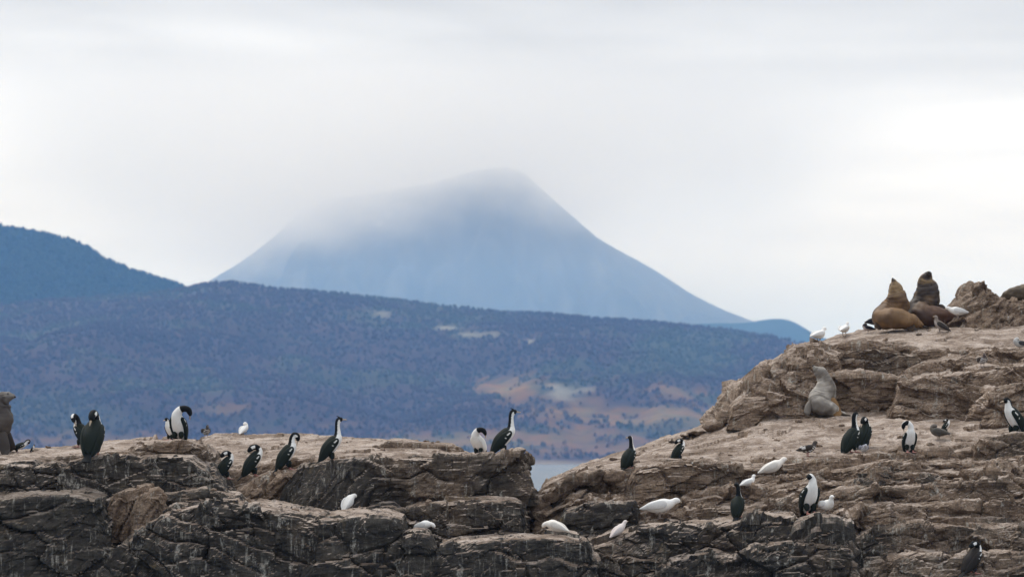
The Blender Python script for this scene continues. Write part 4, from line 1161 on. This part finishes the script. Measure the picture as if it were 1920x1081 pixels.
    sp = [(.36, -.12, .025, .03, .02), (.25, -.13, .06, .075, .05), (.12, -.13, .11, .14, .11), (.0, -.08, .155, .195, .15), (-.03, .0, .22, .215, .185), (.0, .03, .30, .208, .19), (.035, .03, .40, .185, .17), (.042, .01, .51, .150, .145),
          (.014, .0, .61, .112, .115), (-.022, -.005, .668, .090, .096), (-.060, -.01, .712, .080, .086), (-.096, -.018, .748, .056, .060), (-.130, -.022, .780, .037, .041), (-.152, -.024, .800, .022, .024)]
    flo = [('front_flipper', [(.12, -.06, .30, .04, .055), (.17, -.14, .18, .04, .065), (.20, -.20, .06, .025, .07), (.25, -.26, .01, .012, .05)], (0.20, 0.11, 0.04)),
           ('rear_flipper', [(.24, -.18, .06, .035, .03), (.32, -.20, .03, .045, .015), (.42, -.20, .015, .035, .008)], (0.11, 0.085, 0.062)),
           ('front_flipper', [(-.16, -.02, .26, .04, .05), (-.24, -.10, .14, .03, .06), (-.27, -.16, .03, .015, .05)], (0.17, 0.15, 0.13))]
    sea_lion('pale grey sea lion stretching its neck before the dark rock wall', 1543, 780, 45.9, sp, fur((0.42, 0.385, 0.34), (0.095, 0.080, 0.068), (0.26, 0.24, 0.21), 13, None, 3.2, 0.7), flo, scale=1.02, nose=(0.06, 0.05, 0.045))
    sp = [(-.50, .1, .06, .03, .02), (-.40, .05, .12, .10, .09), (-.22, 0, .18, .17, .15), (.05, 0, .21, .21, .18), (.35, 0, .22, .21, .19), (.60, .0, .24, .17, .16), (.78, -.02, .28, .13, .12), (.88, -.04, .30, .10, .095), (.94, -.05, .30, .078, .07), (1.0, -.06, .29, .052, .047), (1.04, -.07, .285, .03, .028)]
    flo = [('front_flipper', [(.46, -.16, .16, .05, .06), (.44, -.26, .08, .04, .08), (.34, -.32, .02, .015, .07)], (0.05, 0.036, 0.022)),
           ('rear_flipper', [(-.44, .02, .09, .05, .03), (-.54, .0, .06, .055, .018), (-.62, .0, .04, .04, .01)], (0.05, 0.036, 0.022))]
    sea_lion('olive brown sea lion lying behind the rock peak at the right edge', 1925, 556, 52.0, sp, fur((0.115, 0.085, 0.045), (0.06, 0.042, 0.026), (0.03, 0.022, 0.018), 9, (0.07, 0.05, 0.03)), flo, scale=1.0, sink=0.09)
    sp = [(-.75, .05, .05, .05, .03), (-.60, .02, .14, .14, .12), (-.35, 0, .24, .22, .21), (-.16, 0, .36, .235, .225), (-.06, 0, .52, .215, .21), (-.05, 0, .66, .185, .18), (-.03, 0, .77, .150, .15), (.00, -.01, .82, .122, .115), (.045, -.03, .848, .102, .095), (.10, -.05, .860, .076, .07), (.145, -.065, .862, .052, .048), (.175, -.072, .862, .044, .040), (.195, -.076, .86, .026, .026)]
    flo = [('front_flipper', [(.02, -.16, .34, .05, .07), (.06, -.22, .18, .045, .08), (.10, -.26, .04, .02, .08), (.16, -.3, .01, .01, .06)], (0.04, 0.032, 0.028)),
           ('front_flipper', [(.02, .16, .34, .05, .07), (.06, .22, .18, .045, .08), (.10, .26, .04, .02, .08)], (0.04, 0.032, 0.028)),
           ('rear_flipper', [(-.66, .0, .10, .05, .03), (-.80, .0, .05, .06, .02), (-.92, .0, .02, .045, .01)], (0.04, 0.03, 0.026))]
    sea_lion('dark grey sea lion cut off by the left edge', 4, 850, 44.4, sp, fur((0.085, 0.072, 0.064), (0.040, 0.033, 0.030), (0.13, 0.12, 0.11), 10, None, 3.0, 0.7), flo, scale=1.0)
colony()

# ------------------------------------------------------------------ loose stones lying on the ledges
def stones():
    r = np.random.RandomState(11)
    v, f = ico_base()
    meshes = []
    for k in range(8):
        vv = v * (1 + r.uniform(-0.35, 0.25, size=(len(v), 1))) * np.array((1.0, r.uniform(0.6, 0.9), r.uniform(0.4, 0.65)))
        me = mesh_np('stone', vv, f, False); me.materials.append(M_ROCK); meshes.append(me)
    n = 0
    for px0, px1, Y0, Y1, cnt, par in ((380, 980, 42.2, 46.5, 34, LEFT_ISLE), (0, 380, 41.4, 44.0, 16, LEFT_ISLE), (0, 980, 39.2, 40.8, 30, LEFT_ISLE),
                                       (1100, 1900, 42.2, 46.0, 46, RIGHT_ISLE), (1560, 1900, 47.6, 51.0, 20, RIGHT_ISLE), (1000, 1900, 39.2, 41.6, 56, RIGHT_ISLE)):
        for _ in range(cnt):
            y = r.uniform(Y0, Y1); x = P(r.uniform(px0, px1), 860, y)[0]
            h = BVH.ray_cast(Vector((x, y, 9.0)), Vector((0, 0, -1)))
            if h[0] is None or h[1].normalized().z * (1 if h[1].z > 0 else -1) < 0.8:
                continue
            sz = 0.022 + 0.05 * r.rand() ** 2.5
            o = link('stone', meshes[r.randint(8)], None, par)
            o.location = Vector((x, y, h[0].z + sz * 0.25)) - par.location
            o.scale = (sz * r.uniform(0.9, 1.6), sz, sz)
            o.rotation_euler = (r.uniform(-.3, .3), r.uniform(-.3, .3), r.uniform(0, 6.28))
            o['dark'] = float(r.uniform(0.0, 0.35)); o['guano'] = float(r.uniform(0.5, 1.0))
stones()
